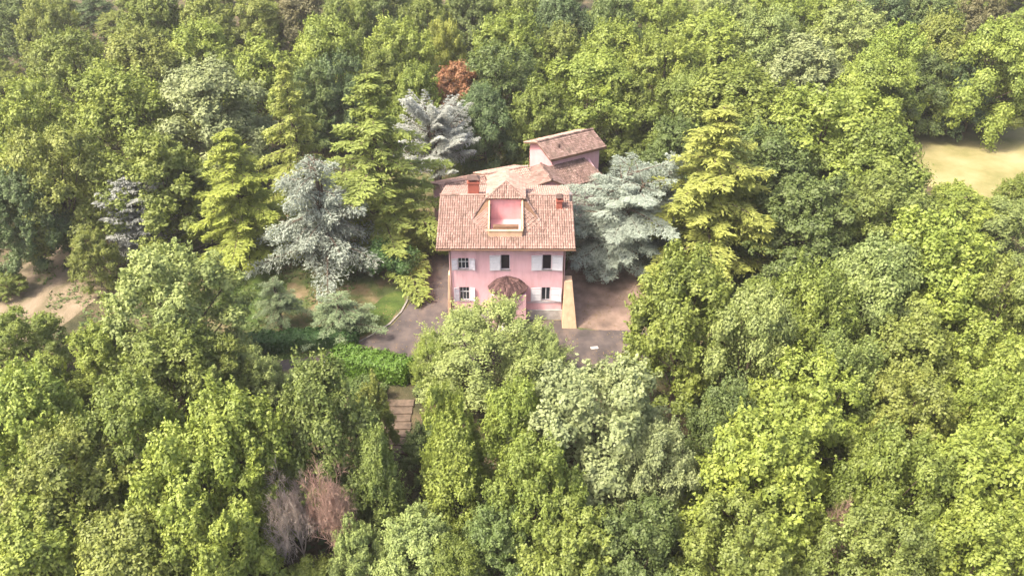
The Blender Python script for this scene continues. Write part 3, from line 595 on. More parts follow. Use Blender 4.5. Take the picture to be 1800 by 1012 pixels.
LIB['cw'] = [conifer(210, 16, 4.8, 80, 'round', .50, .25, .08, 1.5, .7, .14, leaders=2), conifer(211, 16, 5.0, 74, 'round', .62, .36, .26, 1.6, .9, .115, .34, leaders=3)]
LIB['cs'] = [conifer(220, 14, 5.6, 92, 'flat', .22, .24, .10, 1.6, .3, .11, .42, leaders=4, lean=2.6), conifer(221, 14, 4.8, 85, 'round', .1, .30, .12, 1.3, .12, .13, leaders=2), conifer(222, 10.5, 3.2, 120, 'round', .05, .40, .05, 1.5, .15, .11, .5),
             conifer(224, 14, 5.2, 80, 'flat', .12, .40, .34, 1.6, .12, .12, .42, leaders=5)]
LIB['d'] = [dead(300), dead(301, 11, 'redbark')]

TREES = [
(-30.1, -33.6, 12.1, 4.69, 'b', (0.228, 0.283, 0.051), 'yellow-green rounded tree, first from the left along the bottom edge left of the dead trees', 'trees of the bottom left woods'),
(-23.9, -34.1, 12.1, 4.47, 'b', (0.213, 0.246, 0.052), 'olive leafy crown, second from the left along the bottom edge left of the dead trees', 'trees of the bottom left woods'),
(-19.5, -33.1, 12.7, 3.76, 'b', (0.234, 0.289, 0.052), 'yellow-green crown, third from the left along the bottom edge left of the dead trees', 'trees of the bottom left woods'),
(-29.4, -30.1, 14.3, 5.13, 'b', (0.183, 0.217, 0.046), 'olive crown, first from left in the second row up, bottom left corner woods', 'trees of the bottom left woods'),
(-21.0, -30.2, 14.9, 4.9, 'b', (0.238, 0.298, 0.054), 'yellow-green rounded tree, second from left in the second row up, bottom left corner woods', 'trees of the bottom left woods'),
(-34.7, -24.2, 14.3, 4.63, 'b', (0.229, 0.296, 0.053), 'yellow-green crown, first from left in the third row up, bottom left corner woods', 'trees of the bottom left woods'),
(-27.4, -26.2, 14.3, 4.4, 'b', (0.162, 0.209, 0.04), 'mid green broad crown, second from left in the third row up, bottom left corner woods', 'trees of the bottom left woods'),
(-19.6, -26.0, 15.4, 4.57, 'b', (0.223, 0.28, 0.05), 'yellow-green crown, third from left in the third row up, bottom left corner woods', 'trees of the bottom left woods'),
(-13.1, -24.4, 14.9, 4.28, 'b', (0.15, 0.195, 0.046), 'bright green rounded tree, fourth from left in the third row up, bottom left corner woods', 'trees of the bottom left woods'),
(-11.2, -19.3, 9, 1.88, 'b', (0.196, 0.227, 0.048), 'small rounded tree with yellow top at the left of the stone steps', 'trees near the dead trees'),
(-9.6, -26.8, 12, 2.1, 's', (0.169, 0.221, 0.052), 'slim light green pointed tree between dead trees and the front crowns', 'trees near the dead trees'),
(-10.5, -31.5, 8, 2.23, 'b', (0.241, 0.304, 0.094), 'low pale green tree right of the dead trees at the bottom edge', 'trees near the dead trees'),
(-7.0, -31.4, 8.5, 3.43, 'b', (0.234, 0.295, 0.092), 'pale bushy tree with bright tips at the bottom edge, below the slim tree', 'trees near the dead trees'),
(-15.2, -29.1, 12.0, 2.61, 'd', (0.32, 0.267, 0.23), 'bare grey dead tree with forked twigs, left one of the dead pair', 'bare dead trees'),
(-12.4, -29.8, 12.2, 2.68, 'd', (0.281, 0.176, 0.138), 'bare reddish brown dead tree, right one of the dead pair', 'bare dead trees'),
(-14.0, -32.1, 5.0, 2.48, 'b', (0.182, 0.226, 0.043), 'low green bush at the foot of the dead pair at the bottom edge', 'bare dead trees'),
(-29.2, -25.4, 12.6, 1.62, 'd', (0.298, 0.179, 0.14), 'bare pinkish twigs of a dead tree poking through the lower left crowns', 'bare dead trees'),
(-25.6, -28.9, 12.2, 1.55, 'd', (0.346, 0.292, 0.252), 'bare grey twigs poking up below the pinkish ones in the lower left woods', 'bare dead trees'),
(21.4, -31.5, 11.6, 1.5, 'd', (0.293, 0.176, 0.138), 'bare reddish twigs between the bright crowns at the lower right', 'bare dead trees'),
(-2.5, -11.3, 8.6, 5.98, 'f', (0.249, 0.299, 0.093), 'feathery light green tree standing right in front of the pink villa door', 'trees in front of the villa'),
(2.2, -11.4, 6.6, 3.54, 'f', (0.247, 0.308, 0.096), 'lower feathery tree touching the right side of the one before the door', 'trees in front of the villa'),
(-6.7, -11.7, 6.5, 2.27, 'f', (0.211, 0.272, 0.049), 'thin yellow-green tree at the left foot of the feathery tree', 'trees in front of the villa'),
(-6.9, -20.7, 6.0, 2.25, 'b', (0.106, 0.151, 0.042), 'dark green shrubby tree right beside the foot of the stone steps', 'trees in front of the villa'),
(-4.0, -24.1, 13.2, 2.55, 'b', (0.214, 0.269, 0.048), 'tall upright yellow-green tree right of the stone steps', 'trees in front of the villa'),
(-4.1, -26.5, 12, 2.61, 's', (0.205, 0.256, 0.046), 'narrow yellow-green column tree in front of the upright one', 'trees in front of the villa'),
(0.2, -23.5, 13.2, 3.22, 'b', (0.212, 0.271, 0.049), 'yellow-green crown between the upright tree and the big pale silvery tree', 'trees in front of the villa'),
(6.4, -23.6, 14.3, 6.15, 'b', (0.247, 0.289, 0.126), 'largest pale silvery green crown, below the villa courtyard', 'trees in front of the villa'),
(10.5, -28.0, 12.7, 3.45, 'b', (0.228, 0.267, 0.116), 'silvery crown hanging low on the right of the largest silvery one', 'trees in front of the villa'),
(1.7, -28.9, 13.2, 3.79, 'b', (0.166, 0.217, 0.041), 'mid green crown with yellow top left below the largest silvery one', 'trees in front of the villa'),
(-1.1, -31.5, 9.0, 3.01, 'b', (0.12, 0.172, 0.047), 'dark green low tree at the bottom centre edge', 'trees in front of the villa'),
(4.0, -32.0, 11.0, 3.9, 'b', (0.175, 0.218, 0.042), 'green tree at the bottom edge under the largest silvery crown', 'trees in front of the villa'),
(8.4, -32.7, 11.0, 3.86, 'b', (0.108, 0.148, 0.041), 'dark green tree at the bottom edge left of the right woods', 'trees in front of the villa'),
(-4.1, -32.7, 8, 2.39, 'b', (0.162, 0.206, 0.039), 'low green tree at the bottom edge right of the pale bushy one', 'trees in front of the villa'),
(14.9, -34.1, 12.1, 4.1, 'b', (0.177, 0.217, 0.046), 'olive crown, first from the left along the bottom edge of the right woods', 'trees of the bottom right woods'),
(22.4, -34.3, 12.7, 4.42, 'b', (0.161, 0.201, 0.047), 'bright green broad crown, second from the left along the bottom edge of the right woods', 'trees of the bottom right woods'),
(29.3, -34.1, 12.7, 4.25, 'b', (0.213, 0.265, 0.048), 'yellow-green crown, third from the left along the bottom edge of the right woods', 'trees of the bottom right woods'),
(16.8, -29.7, 15.4, 5.1, 'b', (0.241, 0.297, 0.053), 'yellow-green rounded tree, first from left in the second row up of the right woods', 'trees of the bottom right woods'),
(25.3, -29.7, 14.3, 3.7, 'b', (0.159, 0.205, 0.039), 'mid green leafy crown, second from left in the second row up of the right woods', 'trees of the bottom right woods'),
(30.1, -29.3, 14.9, 5.06, 'b', (0.225, 0.279, 0.05), 'yellow-green crown, third from left in the second row up of the right woods', 'trees of the bottom right woods'),
(15.5, -23.8, 13.2, 3.64, 'b', (0.109, 0.15, 0.041), 'dark green broad crown, first from left in the third row up of the right woods', 'trees of the bottom right woods'),
(21.9, -24.0, 14.3, 4.96, 'b', (0.235, 0.291, 0.052), 'yellow-green crown, second from left in the third row up of the right woods', 'trees of the bottom right woods'),
(30.1, -23.2, 13.2, 4.63, 'b', (0.188, 0.218, 0.046), 'olive rounded tree, third from left in the third row up of the right woods', 'trees of the bottom right woods'),
(35.5, -23.8, 13.8, 4.04, 'b', (0.204, 0.26, 0.047), 'yellow-green leafy crown, fourth from left in the third row up of the right woods', 'trees of the bottom right woods'),
(14.4, -13.2, 15.4, 5.38, 'b', (0.172, 0.214, 0.041), 'tall green crown with pale top at the right edge of the courtyard', 'trees of the right slope'),
(18.6, -17.9, 15.4, 4.07, 'b', (0.235, 0.283, 0.088), 'pale green leafy crown, second from left in the fourth row up of the right woods', 'trees of the right slope'),
(24.8, -14.0, 15.4, 4.38, 'b', (0.164, 0.212, 0.04), 'mid green crown, third from left in the fourth row up of the right woods', 'trees of the right slope'),
(25.9, -18.7, 13.2, 4.34, 'b', (0.157, 0.206, 0.049), 'bright green broad crown, fourth from left in the fourth row up of the right woods', 'trees of the right slope'),
(31.9, -16.5, 13.2, 4.46, 'b', (0.181, 0.219, 0.047), 'olive crown, fifth from left in the fourth row up of the right woods', 'trees of the right slope'),
(37.1, -19.0, 13.2, 4.32, 'b', (0.233, 0.286, 0.052), 'yellow-green rounded tree, sixth from left in the fourth row up of the right woods', 'trees of the right slope'),
(30.4, -10.0, 14.9, 4.75, 'b', (0.216, 0.274, 0.085), 'pale green broad crown, first from left in the fifth row up of the right woods', 'trees of the right slope'),
(36.7, -7.5, 16.0, 6.14, 'b', (0.238, 0.3, 0.054), 'yellow-green crown, second from left in the fifth row up of the right woods', 'trees of the right slope'),
(41.2, -11.7, 13.2, 4.22, 'b', (0.192, 0.231, 0.049), 'olive rounded tree, third from left in the fifth row up of the right woods', 'trees of the right slope'),
(29.1, 32.4, 16.5, 8.93, 'b', (0.171, 0.213, 0.041), 'mid green crown, first from the left between the villa and the tan field', 'trees on the right beyond the villa'),
(29.3, 16.3, 14.3, 7.18, 'b', (0.114, 0.159, 0.044), 'dark green broad crown, second from the left between the villa and the tan field', 'trees on the right beyond the villa'),
(30.4, 6.0, 13.2, 6.23, 'b', (0.109, 0.149, 0.041), 'dark green crown, third from the left between the villa and the tan field', 'trees on the right beyond the villa'),
(35.6, 20.2, 17.6, 9.34, 'b', (0.203, 0.257, 0.046), 'yellow-green rounded tree, fourth from the left between the villa and the tan field', 'trees on the right beyond the villa'),
(41.0, 16.4, 15.4, 7.14, 'b', (0.17, 0.221, 0.042), 'mid green leafy crown, fifth from the left between the villa and the tan field', 'trees on the right beyond the villa'),
(39.5, 5.7, 13.2, 5.61, 'b', (0.176, 0.22, 0.052), 'bright green crown, sixth from the left between the villa and the tan field', 'trees on the right beyond the villa'),
(50.7, 13.1, 8.5, 5.37, 'b', (0.228, 0.284, 0.051), 'yellow-green broad crown, seventh from the left between the villa and the tan field', 'trees on the right beyond the villa'),
(55.0, 10.7, 8, 4.28, 'b', (0.219, 0.272, 0.084), 'pale green crown, eighth from the left between the villa and the tan field', 'trees on the right beyond the villa'),
(21.5, 10.3, 19, 10.2, 'cg', (0.255, 0.283, 0.064), 'large golden cedar with drooping layers right of the villa', 'garden conifers right of the villa'),
(9.5, 11.7, 12.0, 8.42, 'cs', (0.265, 0.309, 0.256), 'broad flat silver-blue cedar overlapping the right corner of the villa', 'garden conifers right of the villa'),
(17.6, 13.3, 12.5, 3.0, 'cs', (0.303, 0.346, 0.286), 'smaller silver-blue cedar between the flat cedar and golden cedar', 'garden conifers right of the villa'),
(-17.1, -2.6, 4.6, 3.54, 'cw', (0.204, 0.269, 0.14), 'low drooping silver-green cedar boughs over the right end of the long garden hedge', 'garden conifers left of the villa'),
(-15.2, 15.0, 21, 9.54, 'cg', (0.197, 0.245, 0.055), 'tallest yellow-green cedar with long layered boughs left of the villa', 'garden conifers left of the villa'),
(-26.8, 25.3, 19, 6.09, 'cg', (0.261, 0.299, 0.068), 'narrow golden cedar behind and left of the tallest cedar', 'garden conifers left of the villa'),
(-30.1, 11.7, 16, 7.28, 'cg', (0.241, 0.286, 0.049), 'drooping yellow-green cedar left of the silver cedar', 'garden conifers left of the villa'),
(-20.2, 8.0, 14.8, 6.94, 'cw', (0.277, 0.314, 0.26), 'large weeping silver cedar in the front garden', 'garden conifers left of the villa'),
(-23.5, -1.4, 6.0, 2.42, 'cw', (0.206, 0.268, 0.14), 'small weeping silver-green cedar by the clipped garden border', 'garden conifers left of the villa'),
(-42.5, 12.8, 10, 3.99, 'cs', (0.267, 0.28, 0.26), 'small grey-silver spruce left of the garden by the dirt track', 'garden conifers left of the villa'),
(-9.7, 27.5, 13.5, 5.71, 'cs', (0.35, 0.369, 0.336), 'whitish silver cedar behind the villa chimney', 'garden conifers left of the villa'),
(-13.2, 12.3, 9, 5.74, 'cg', (0.208, 0.256, 0.057), 'low green cedar bough tree close to the left wall of the villa', 'garden conifers left of the villa'),
(-45.0, 6.1, 7, 2.69, 'b', (0.197, 0.23, 0.049), 'small yellow-tipped bushy tree left of the grey-silver spruce', 'trees left of the garden'),
(-29.4, -10.8, 14.3, 5.85, 'b', (0.248, 0.303, 0.094), 'large light green crown left of the driveway', 'trees left of the garden'),
(-34.7, -13.6, 9.5, 3.26, 'b', (0.229, 0.285, 0.051), 'yellow-green tree left below the large light green crown', 'trees left of the garden'),
(-38.5, -18.0, 9, 3.34, 'b', (0.218, 0.272, 0.049), 'yellow-green tree at the end of the dirt track at the left edge', 'trees left of the garden'),
(-27.7, -15.8, 11.0, 4.82, 'b', (0.159, 0.203, 0.039), 'green crown below the large light green one', 'trees left of the garden'),
(-22.0, -13.5, 6.5, 2.57, 'b', (0.248, 0.303, 0.094), 'pale small tree at the near end of the driveway', 'trees left of the garden'),
(-24.5, -14.8, 9, 2.97, 'b', (0.164, 0.203, 0.039), 'green tree between the light green crown and driveway', 'trees left of the garden'),
(-54.0, 4.6, 2.6, 1.93, 'b', (0.17, 0.215, 0.041), 'round green bush beside the dirt track at the left edge', 'trees left of the garden'),
(-18.6, -13.8, 4.5, 1.82, 'b', (0.106, 0.147, 0.041), 'dark small tree beside the bend of the driveway', 'trees left of the garden'),
(-52.9, 9.5, 12.1, 4.44, 'b', (0.097, 0.144, 0.052), 'bluish dark green broad crown, first from the left behind the dirt track on the left', 'trees behind the dirt track'),
(-50.4, 13.1, 15.4, 5.79, 'b', (0.201, 0.234, 0.05), 'olive crown, second from the left behind the dirt track on the left', 'trees behind the dirt track'),
(-53.3, 21.4, 9.4, 5.04, 'b', (0.206, 0.241, 0.051), 'olive rounded tree, third from the left behind the dirt track on the left', 'trees behind the dirt track'),
(-50.2, 31.5, 16.5, 8.11, 'b', (0.217, 0.271, 0.049), 'yellow-green leafy crown, fourth from the left behind the dirt track on the left', 'trees behind the dirt track'),
(-40.1, 14.2, 14.3, 6.55, 'b', (0.175, 0.218, 0.042), 'mid green crown, fifth from the left behind the dirt track on the left', 'trees behind the dirt track'),
(-38.9, 17.6, 9.4, 4.18, 'b', (0.115, 0.156, 0.043), 'dark green broad crown, sixth from the left behind the dirt track on the left', 'trees behind the dirt track'),
(-38.9, 31.9, 16.5, 8.33, 'b', (0.252, 0.291, 0.127), 'pale silvery crown, seventh from the left behind the dirt track on the left', 'trees behind the dirt track'),
(-60.9, 28.7, 15.4, 5.56, 'b', (0.243, 0.299, 0.054), 'yellow-green crown, first from left in the upper left behind the track trees', 'trees of the upper left woods'),
(-66.4, 51.5, 15.4, 7.08, 'b', (0.166, 0.211, 0.04), 'mid green broad crown, second from left in the upper left behind the track trees', 'trees of the upper left woods'),
(-56.1, 53.0, 15.4, 7.6, 'b', (0.191, 0.222, 0.047), 'olive crown, third from left in the upper left behind the track trees', 'trees of the upper left woods'),
(-49.9, 60.3, 14.3, 7.09, 'b', (0.235, 0.297, 0.053), 'yellow-green rounded tree, fourth from left in the upper left behind the track trees', 'trees of the upper left woods'),
(-36.0, 45.7, 15.4, 6.36, 'b', (0.23, 0.287, 0.052), 'yellow-green leafy crown, fifth from left in the upper left behind the track trees', 'trees of the upper left woods'),
(-28.0, 42.4, 13.2, 5.02, 'b', (0.117, 0.166, 0.046), 'dark green leafy crown, first from left in the row behind the garden conifers', 'trees behind the garden conifers'),
(-28.5, 52.9, 16.5, 6.23, 'b', (0.231, 0.29, 0.052), 'yellow-green crown, second from left in the row behind the garden conifers', 'trees behind the garden conifers'),
(-24.6, 44.0, 14.3, 4.63, 'b', (0.102, 0.154, 0.055), 'bluish dark green broad crown, third from left in the row behind the garden conifers', 'trees behind the garden conifers'),
(-19.3, 47.7, 13.2, 4.78, 'b', (0.171, 0.214, 0.041), 'mid green crown, fourth from left in the row behind the garden conifers', 'trees behind the garden conifers'),
(-17.0, 55.2, 16.5, 5.87, 'b', (0.228, 0.284, 0.051), 'yellow-green rounded tree, fifth from left in the row behind the garden conifers', 'trees behind the garden conifers'),
(-13.8, 42.4, 13.2, 4.18, 'b', (0.199, 0.257, 0.046), 'yellow-green leafy crown, sixth from left in the row behind the garden conifers', 'trees behind the garden conifers'),
(-10.8, 61.1, 14.3, 3.56, 'b', (0.26, 0.287, 0.05), 'yellow crown, seventh from left in the row behind the garden conifers', 'trees behind the garden conifers'),
(-8.2, 47.1, 11.6, 5.24, 'b', (0.29, 0.143, 0.072), 'russet brown tree behind the whitish silver cedar', 'trees behind the garden conifers'),
(-3.7, 33.0, 13.2, 4.28, 'b', (0.099, 0.153, 0.055), 'bluish dark green crown, first from the left directly behind the villa', 'trees behind the villa'),
(-1.6, 44.3, 15.4, 6.3, 'b', (0.113, 0.159, 0.044), 'dark green broad crown, second from the left directly behind the villa', 'trees behind the villa'),
(-0.4, 56.8, 16.5, 6.85, 'b', (0.2, 0.258, 0.046), 'yellow-green crown, third from the left directly behind the villa', 'trees behind the villa'),
(4.5, 35.2, 13.2, 5.15, 'b', (0.157, 0.204, 0.039), 'mid green rounded tree, fourth from the left directly behind the villa', 'trees behind the villa'),
(7.5, 58.7, 14.3, 5.14, 'b', (0.183, 0.223, 0.048), 'olive leafy crown, fifth from the left directly behind the villa', 'trees behind the villa'),
(9.9, 39.1, 15.4, 8.07, 'b', (0.217, 0.276, 0.05), 'yellow-green crown, sixth from the left directly behind the villa', 'trees behind the villa'),
(15.1, 56.2, 15.4, 6.4, 'b', (0.225, 0.283, 0.051), 'yellow-green broad crown, seventh from the left directly behind the villa', 'trees behind the villa'),
(16.0, 37.5, 13.2, 5.24, 'b', (0.162, 0.201, 0.038), 'mid green crown, eighth from the left directly behind the villa', 'trees behind the villa'),
(16.2, 34.4, 6, 3.26, 'b', (0.151, 0.195, 0.046), 'bright green rounded tree, ninth from the left directly behind the villa', 'trees behind the villa'),
(17.7, 24.3, 6, 3.01, 'b', (0.11, 0.154, 0.042), 'dark green leafy crown, tenth from the left directly behind the villa', 'trees behind the villa'),
(23.4, 51.5, 15.4, 6.64, 'b', (0.211, 0.261, 0.047), 'yellow-green crown, eleventh from the left directly behind the villa', 'trees behind the villa'),
(20.6, 27.7, 11.0, 4.52, 'b', (0.11, 0.157, 0.043), 'dark green broad crown, twelfth from the left directly behind the villa', 'trees behind the villa'),
(22.5, 34.2, 14.3, 5.07, 'b', (0.164, 0.214, 0.041), 'mid green crown, thirteenth from the left directly behind the villa', 'trees behind the villa'),
(32.4, 62.4, 15.4, 8.1, 'b', (0.233, 0.292, 0.053), 'yellow-green rounded tree, first from left in the upper right woods', 'trees of the upper right woods'),
(39.7, 58.5, 16.5, 7.4, 'b', (0.225, 0.284, 0.088), 'pale green leafy crown, second from left in the upper right woods', 'trees of the upper right woods'),
(42.5, 47.1, 15.4, 7.29, 'b', (0.24, 0.279, 0.122), 'pale silvery crown, third from left in the upper right woods', 'trees of the upper right woods'),
(54.7, 63.3, 15.4, 7.19, 'b', (0.259, 0.311, 0.097), 'pale green broad crown, fourth from left in the upper right woods', 'trees of the upper right woods'),
(50.9, 44.0, 14.3, 6.74, 'b', (0.222, 0.283, 0.051), 'yellow-green crown, fifth from left in the upper right woods', 'trees of the upper right woods'),
(57.7, 50.4, 16.5, 6.12, 'b', (0.227, 0.296, 0.053), 'yellow-green leafy crown, first from left in the tree line behind the tan field', 'tree line behind the tan field'),
(60.5, 49.0, 13.2, 5.27, 'b', (0.108, 0.15, 0.041), 'dark green crown, second from left in the tree line behind the tan field', 'tree line behind the tan field'),
(67.8, 55.8, 7, 4.02, 'b', (0.115, 0.163, 0.045), 'dark green broad crown, third from left in the tree line behind the tan field', 'tree line behind the tan field'),
(64.6, 51.8, 17.6, 6.59, 'b', (0.207, 0.24, 0.051), 'olive crown, fourth from left in the tree line behind the tan field', 'tree line behind the tan field'),
(67.1, 49.9, 13.2, 5.75, 'b', (0.098, 0.147, 0.053), 'bluish dark green rounded tree, fifth from left in the tree line behind the tan field', 'tree line behind the tan field'),
(74.1, 53.6, 7, 3.96, 'b', (0.109, 0.153, 0.042), 'dark green leafy crown, sixth from left in the tree line behind the tan field', 'tree line behind the tan field'),
(68.8, 47.8, 17.6, 6.4, 'b', (0.235, 0.299, 0.054), 'yellow-green crown, seventh from left in the tree line behind the tan field', 'tree line behind the tan field'),
(74.0, 49.1, 12.1, 5.3, 'b', (0.218, 0.252, 0.054), 'olive broad crown, eighth from left in the tree line behind the tan field', 'tree line behind the tan field'),
(-88.0, 80.0, 15.4, 6.89, 'b', (0.115, 0.162, 0.045), 'dark green crown, first from the left along the top edge of the photo', 'trees along the top edge'),
(-79.1, 72.2, 14.3, 5.59, 'b', (0.213, 0.253, 0.054), 'olive rounded tree, second from the left along the top edge of the photo', 'trees along the top edge'),
(-61.1, 74.8, 15.4, 6.68, 'b', (0.161, 0.207, 0.039), 'mid green leafy crown, third from the left along the top edge of the photo', 'trees along the top edge'),
(-52.8, 73.2, 15.4, 6.11, 'b', (0.213, 0.253, 0.054), 'olive crown, fourth from the left along the top edge of the photo', 'trees along the top edge'),
(-44.5, 73.8, 14.3, 6.16, 'b', (0.191, 0.227, 0.048), 'olive broad crown, fifth from the left along the top edge of the photo', 'trees along the top edge'),
(-37.9, 78.8, 14.3, 6.34, 'b', (0.161, 0.15, 0.066), 'brownish crown, sixth from the left along the top edge of the photo', 'trees along the top edge'),
(-28.5, 71.5, 15.4, 5.55, 'b', (0.161, 0.208, 0.04), 'mid green rounded tree, seventh from the left along the top edge of the photo', 'trees along the top edge'),
(-22.9, 78.8, 14.3, 6.34, 'b', (0.123, 0.167, 0.046), 'dark green leafy crown, eighth from the left along the top edge of the photo', 'trees along the top edge'),
(-14.7, 75.4, 14.3, 5.7, 'b', (0.152, 0.194, 0.037), 'mid green crown, ninth from the left along the top edge of the photo', 'trees along the top edge'),
(-6.9, 76.5, 15.4, 5.71, 'b', (0.114, 0.154, 0.042), 'dark green broad crown, tenth from the left along the top edge of the photo', 'trees along the top edge'),
(1.0, 78.8, 14.3, 5.81, 'b', (0.17, 0.219, 0.042), 'mid green crown, eleventh from the left along the top edge of the photo', 'trees along the top edge'),
(8.6, 73.2, 15.4, 5.6, 'b', (0.094, 0.144, 0.052), 'bluish dark green rounded tree, twelfth from the left along the top edge of the photo', 'trees along the top edge'),
(17.3, 73.2, 15.4, 6.11, 'b', (0.122, 0.173, 0.047), 'dark green leafy crown, thirteenth from the left along the top edge of the photo', 'trees along the top edge'),
(26.4, 75.4, 14.3, 6.22, 'b', (0.223, 0.283, 0.051), 'yellow-green crown, fourteenth from the left along the top edge of the photo', 'trees along the top edge'),
(37.2, 76.5, 15.4, 6.23, 'b', (0.242, 0.297, 0.092), 'pale green broad crown, fifteenth from the left along the top edge of the photo', 'trees along the top edge'),
(46.5, 78.2, 15.4, 6.3, 'b', (0.223, 0.289, 0.052), 'yellow-green crown, sixteenth from the left along the top edge of the photo', 'trees along the top edge'),
(54.9, 76.5, 15.4, 5.71, 'b', (0.226, 0.29, 0.052), 'yellow-green rounded tree, seventeenth from the left along the top edge of the photo', 'trees along the top edge'),
(64.0, 74.8, 15.4, 6.17, 'b', (0.1, 0.151, 0.054), 'bluish dark green leafy crown, eighteenth from the left along the top edge of the photo', 'trees along the top edge'),
(72.8, 74.8, 15.4, 6.17, 'b', (0.111, 0.155, 0.043), 'dark green crown, nineteenth from the left along the top edge of the photo', 'trees along the top edge'),
(80.7, 73.2, 15.4, 6.11, 'b', (0.168, 0.159, 0.07), 'brownish broad crown, twentieth from the left along the top edge of the photo', 'trees along the top edge'),
(-85.8, 102.3, 5.9, 4.72, 'b', (0.096, 0.144, 0.052), 'bluish dark green lower tree behind the first crown along top edge', 'lower trees between the big crowns'),
(-48.8, 87.0, 5.9, 3.91, 'b', (0.208, 0.247, 0.052), 'olive lower tree left of sixth crown along top edge', 'lower trees between the big crowns'),
(11.3, 113.6, 7.0, 4.12, 'b', (0.204, 0.247, 0.052), 'olive lower tree behind the eleventh crown along top edge', 'lower trees between the big crowns'),
(101.6, 113.5, 6.6, 5.39, 'b', (0.204, 0.242, 0.052), 'olive lower tree behind the twentieth crown along top edge', 'lower trees between the big crowns'),
(93.9, 102.6, 5.4, 4.53, 'b', (0.199, 0.24, 0.051), 'olive lower tree behind the nineteenth crown along top edge', 'lower trees between the big crowns'),
(49.1, -5.0, 5.5, 3.18, 'b', (0.201, 0.258, 0.046), 'yellow-green lower tree right of third crown in fifth row, right side', 'lower trees between the big crowns'),
(19.5, 88.2, 5.0, 4.47, 'b', (0.183, 0.222, 0.047), 'olive lower tree behind the fourteenth crown along top edge', 'lower trees between the big crowns'),
(-16.9, -39.0, 6.5, 2.83, 'b', (0.163, 0.209, 0.04), 'mid green lower tree in front of third crown along bottom left edge', 'lower trees between the big crowns'),
(-73.1, 35.7, 6.0, 3.47, 'b', (0.107, 0.148, 0.041), 'dark green lower tree left of first crown in upper left woods', 'lower trees between the big crowns'),
(21.8, 105.2, 6.8, 4.89, 'b', (0.187, 0.229, 0.049), 'olive lower tree behind the thirteenth crown along top edge', 'lower trees between the big crowns'),
(112.2, 102.4, 4.7, 4.74, 'b', (0.228, 0.284, 0.051), 'yellow-green lower tree right of twentieth crown along top edge', 'lower trees between the big crowns'),
(86.0, 64.5, 6.2, 4.07, 'b', (0.21, 0.258, 0.046), 'yellow-green lower tree in front of twentieth crown along top edge', 'lower trees between the big crowns'),
(6.6, -39.7, 5.4, 3.09, 'b', (0.161, 0.201, 0.038), 'mid green lower tree left of first crown along bottom right edge', 'lower trees between the big crowns'),
(4.5, 103.9, 7.1, 4.34, 'b', (0.105, 0.154, 0.055), 'bluish dark green lower tree behind the tenth crown along top edge', 'lower trees between the big crowns'),
(-7.4, 113.0, 6.5, 4.66, 'b', (0.111, 0.157, 0.043), 'dark green lower tree behind the eighth crown along top edge', 'lower trees between the big crowns'),
(-26.0, 112.1, 5.9, 4.27, 'b', (0.195, 0.228, 0.049), 'olive lower tree behind the sixth crown along top edge', 'lower trees between the big crowns'),
(-80.7, 112.0, 6.6, 4.94, 'b', (0.2, 0.259, 0.047), 'yellow-green lower tree behind the second crown along top edge', 'lower trees between the big crowns'),
(-118.3, 112.3, 4.8, 4.72, 'b', (0.168, 0.213, 0.04), 'mid green lower tree left of third crown along top edge', 'lower trees between the big crowns'),
(-2.3, 96.2, 6.5, 4.89, 'b', (0.108, 0.15, 0.041), 'dark green lower tree behind the ninth crown along top edge', 'lower trees between the big crowns'),
(68.4, 96.4, 5.5, 5.1, 'b', (0.161, 0.209, 0.04), 'mid green lower tree behind the eighteenth crown along top edge', 'lower trees between the big crowns'),
(83.4, 113.9, 5.0, 5.38, 'b', (0.212, 0.245, 0.052), 'olive lower tree behind the seventeenth crown along top edge', 'lower trees between the big crowns'),
(47.4, 112.5, 4.9, 4.42, 'b', (0.175, 0.22, 0.042), 'mid green lower tree behind the sixteenth crown along top edge', 'lower trees between the big crowns'),
(77.8, 96.9, 5.9, 5.19, 'b', (0.11, 0.151, 0.041), 'dark green lower tree right of seventeenth crown along top edge', 'lower trees between the big crowns'),
(93.5, 69.4, 6.8, 4.14, 'b', (0.168, 0.218, 0.041), 'mid green lower tree right of nineteenth crown along top edge', 'lower trees between the big crowns'),
(49.6, 102.6, 4.7, 5.27, 'b', (0.173, 0.216, 0.041), 'mid green lower tree behind the fifteenth crown along top edge', 'lower trees between the big crowns'),
(-70.6, 27.5, 5.1, 3.57, 'b', (0.172, 0.222, 0.042), 'mid green lower tree left of third crown behind the dirt track', 'lower trees between the big crowns'),
(-57.5, 86.4, 5.4, 4.07, 'b', (0.213, 0.268, 0.048), 'yellow-green lower tree behind the third crown along top edge', 'lower trees between the big crowns'),
(86.2, 95.1, 6.7, 3.8, 'b', (0.154, 0.202, 0.038), 'mid green lower tree right of eighteenth crown along top edge', 'lower trees between the big crowns'),
(32.8, 95.2, 6.2, 4.76, 'b', (0.162, 0.212, 0.04), 'mid green lower tree left of seventeenth crown along top edge', 'lower trees between the big crowns'),
(76.6, 86.3, 6.7, 4.22, 'b', (0.155, 0.201, 0.038), 'mid green lower tree right of sixteenth crown along top edge', 'lower trees between the big crowns'),
(-76.5, 63.4, 6.3, 3.69, 'b', (0.185, 0.217, 0.046), 'olive lower tree in front of second crown along top edge', 'lower trees between the big crowns'),
(-37.8, 94.8, 4.6, 3.97, 'b', (0.156, 0.205, 0.039), 'mid green lower tree behind the fifth crown along top edge', 'lower trees between the big crowns'),
(59.0, 103.8, 5.9, 4.89, 'b', (0.099, 0.144, 0.052), 'bluish dark green lower tree behind the fourth crown in upper right woods', 'lower trees between the big crowns'),
(3.5, 113.2, 5.5, 4.09, 'b', (0.219, 0.271, 0.049), 'yellow-green lower tree behind the twelfth crown along top edge', 'lower trees between the big crowns'),
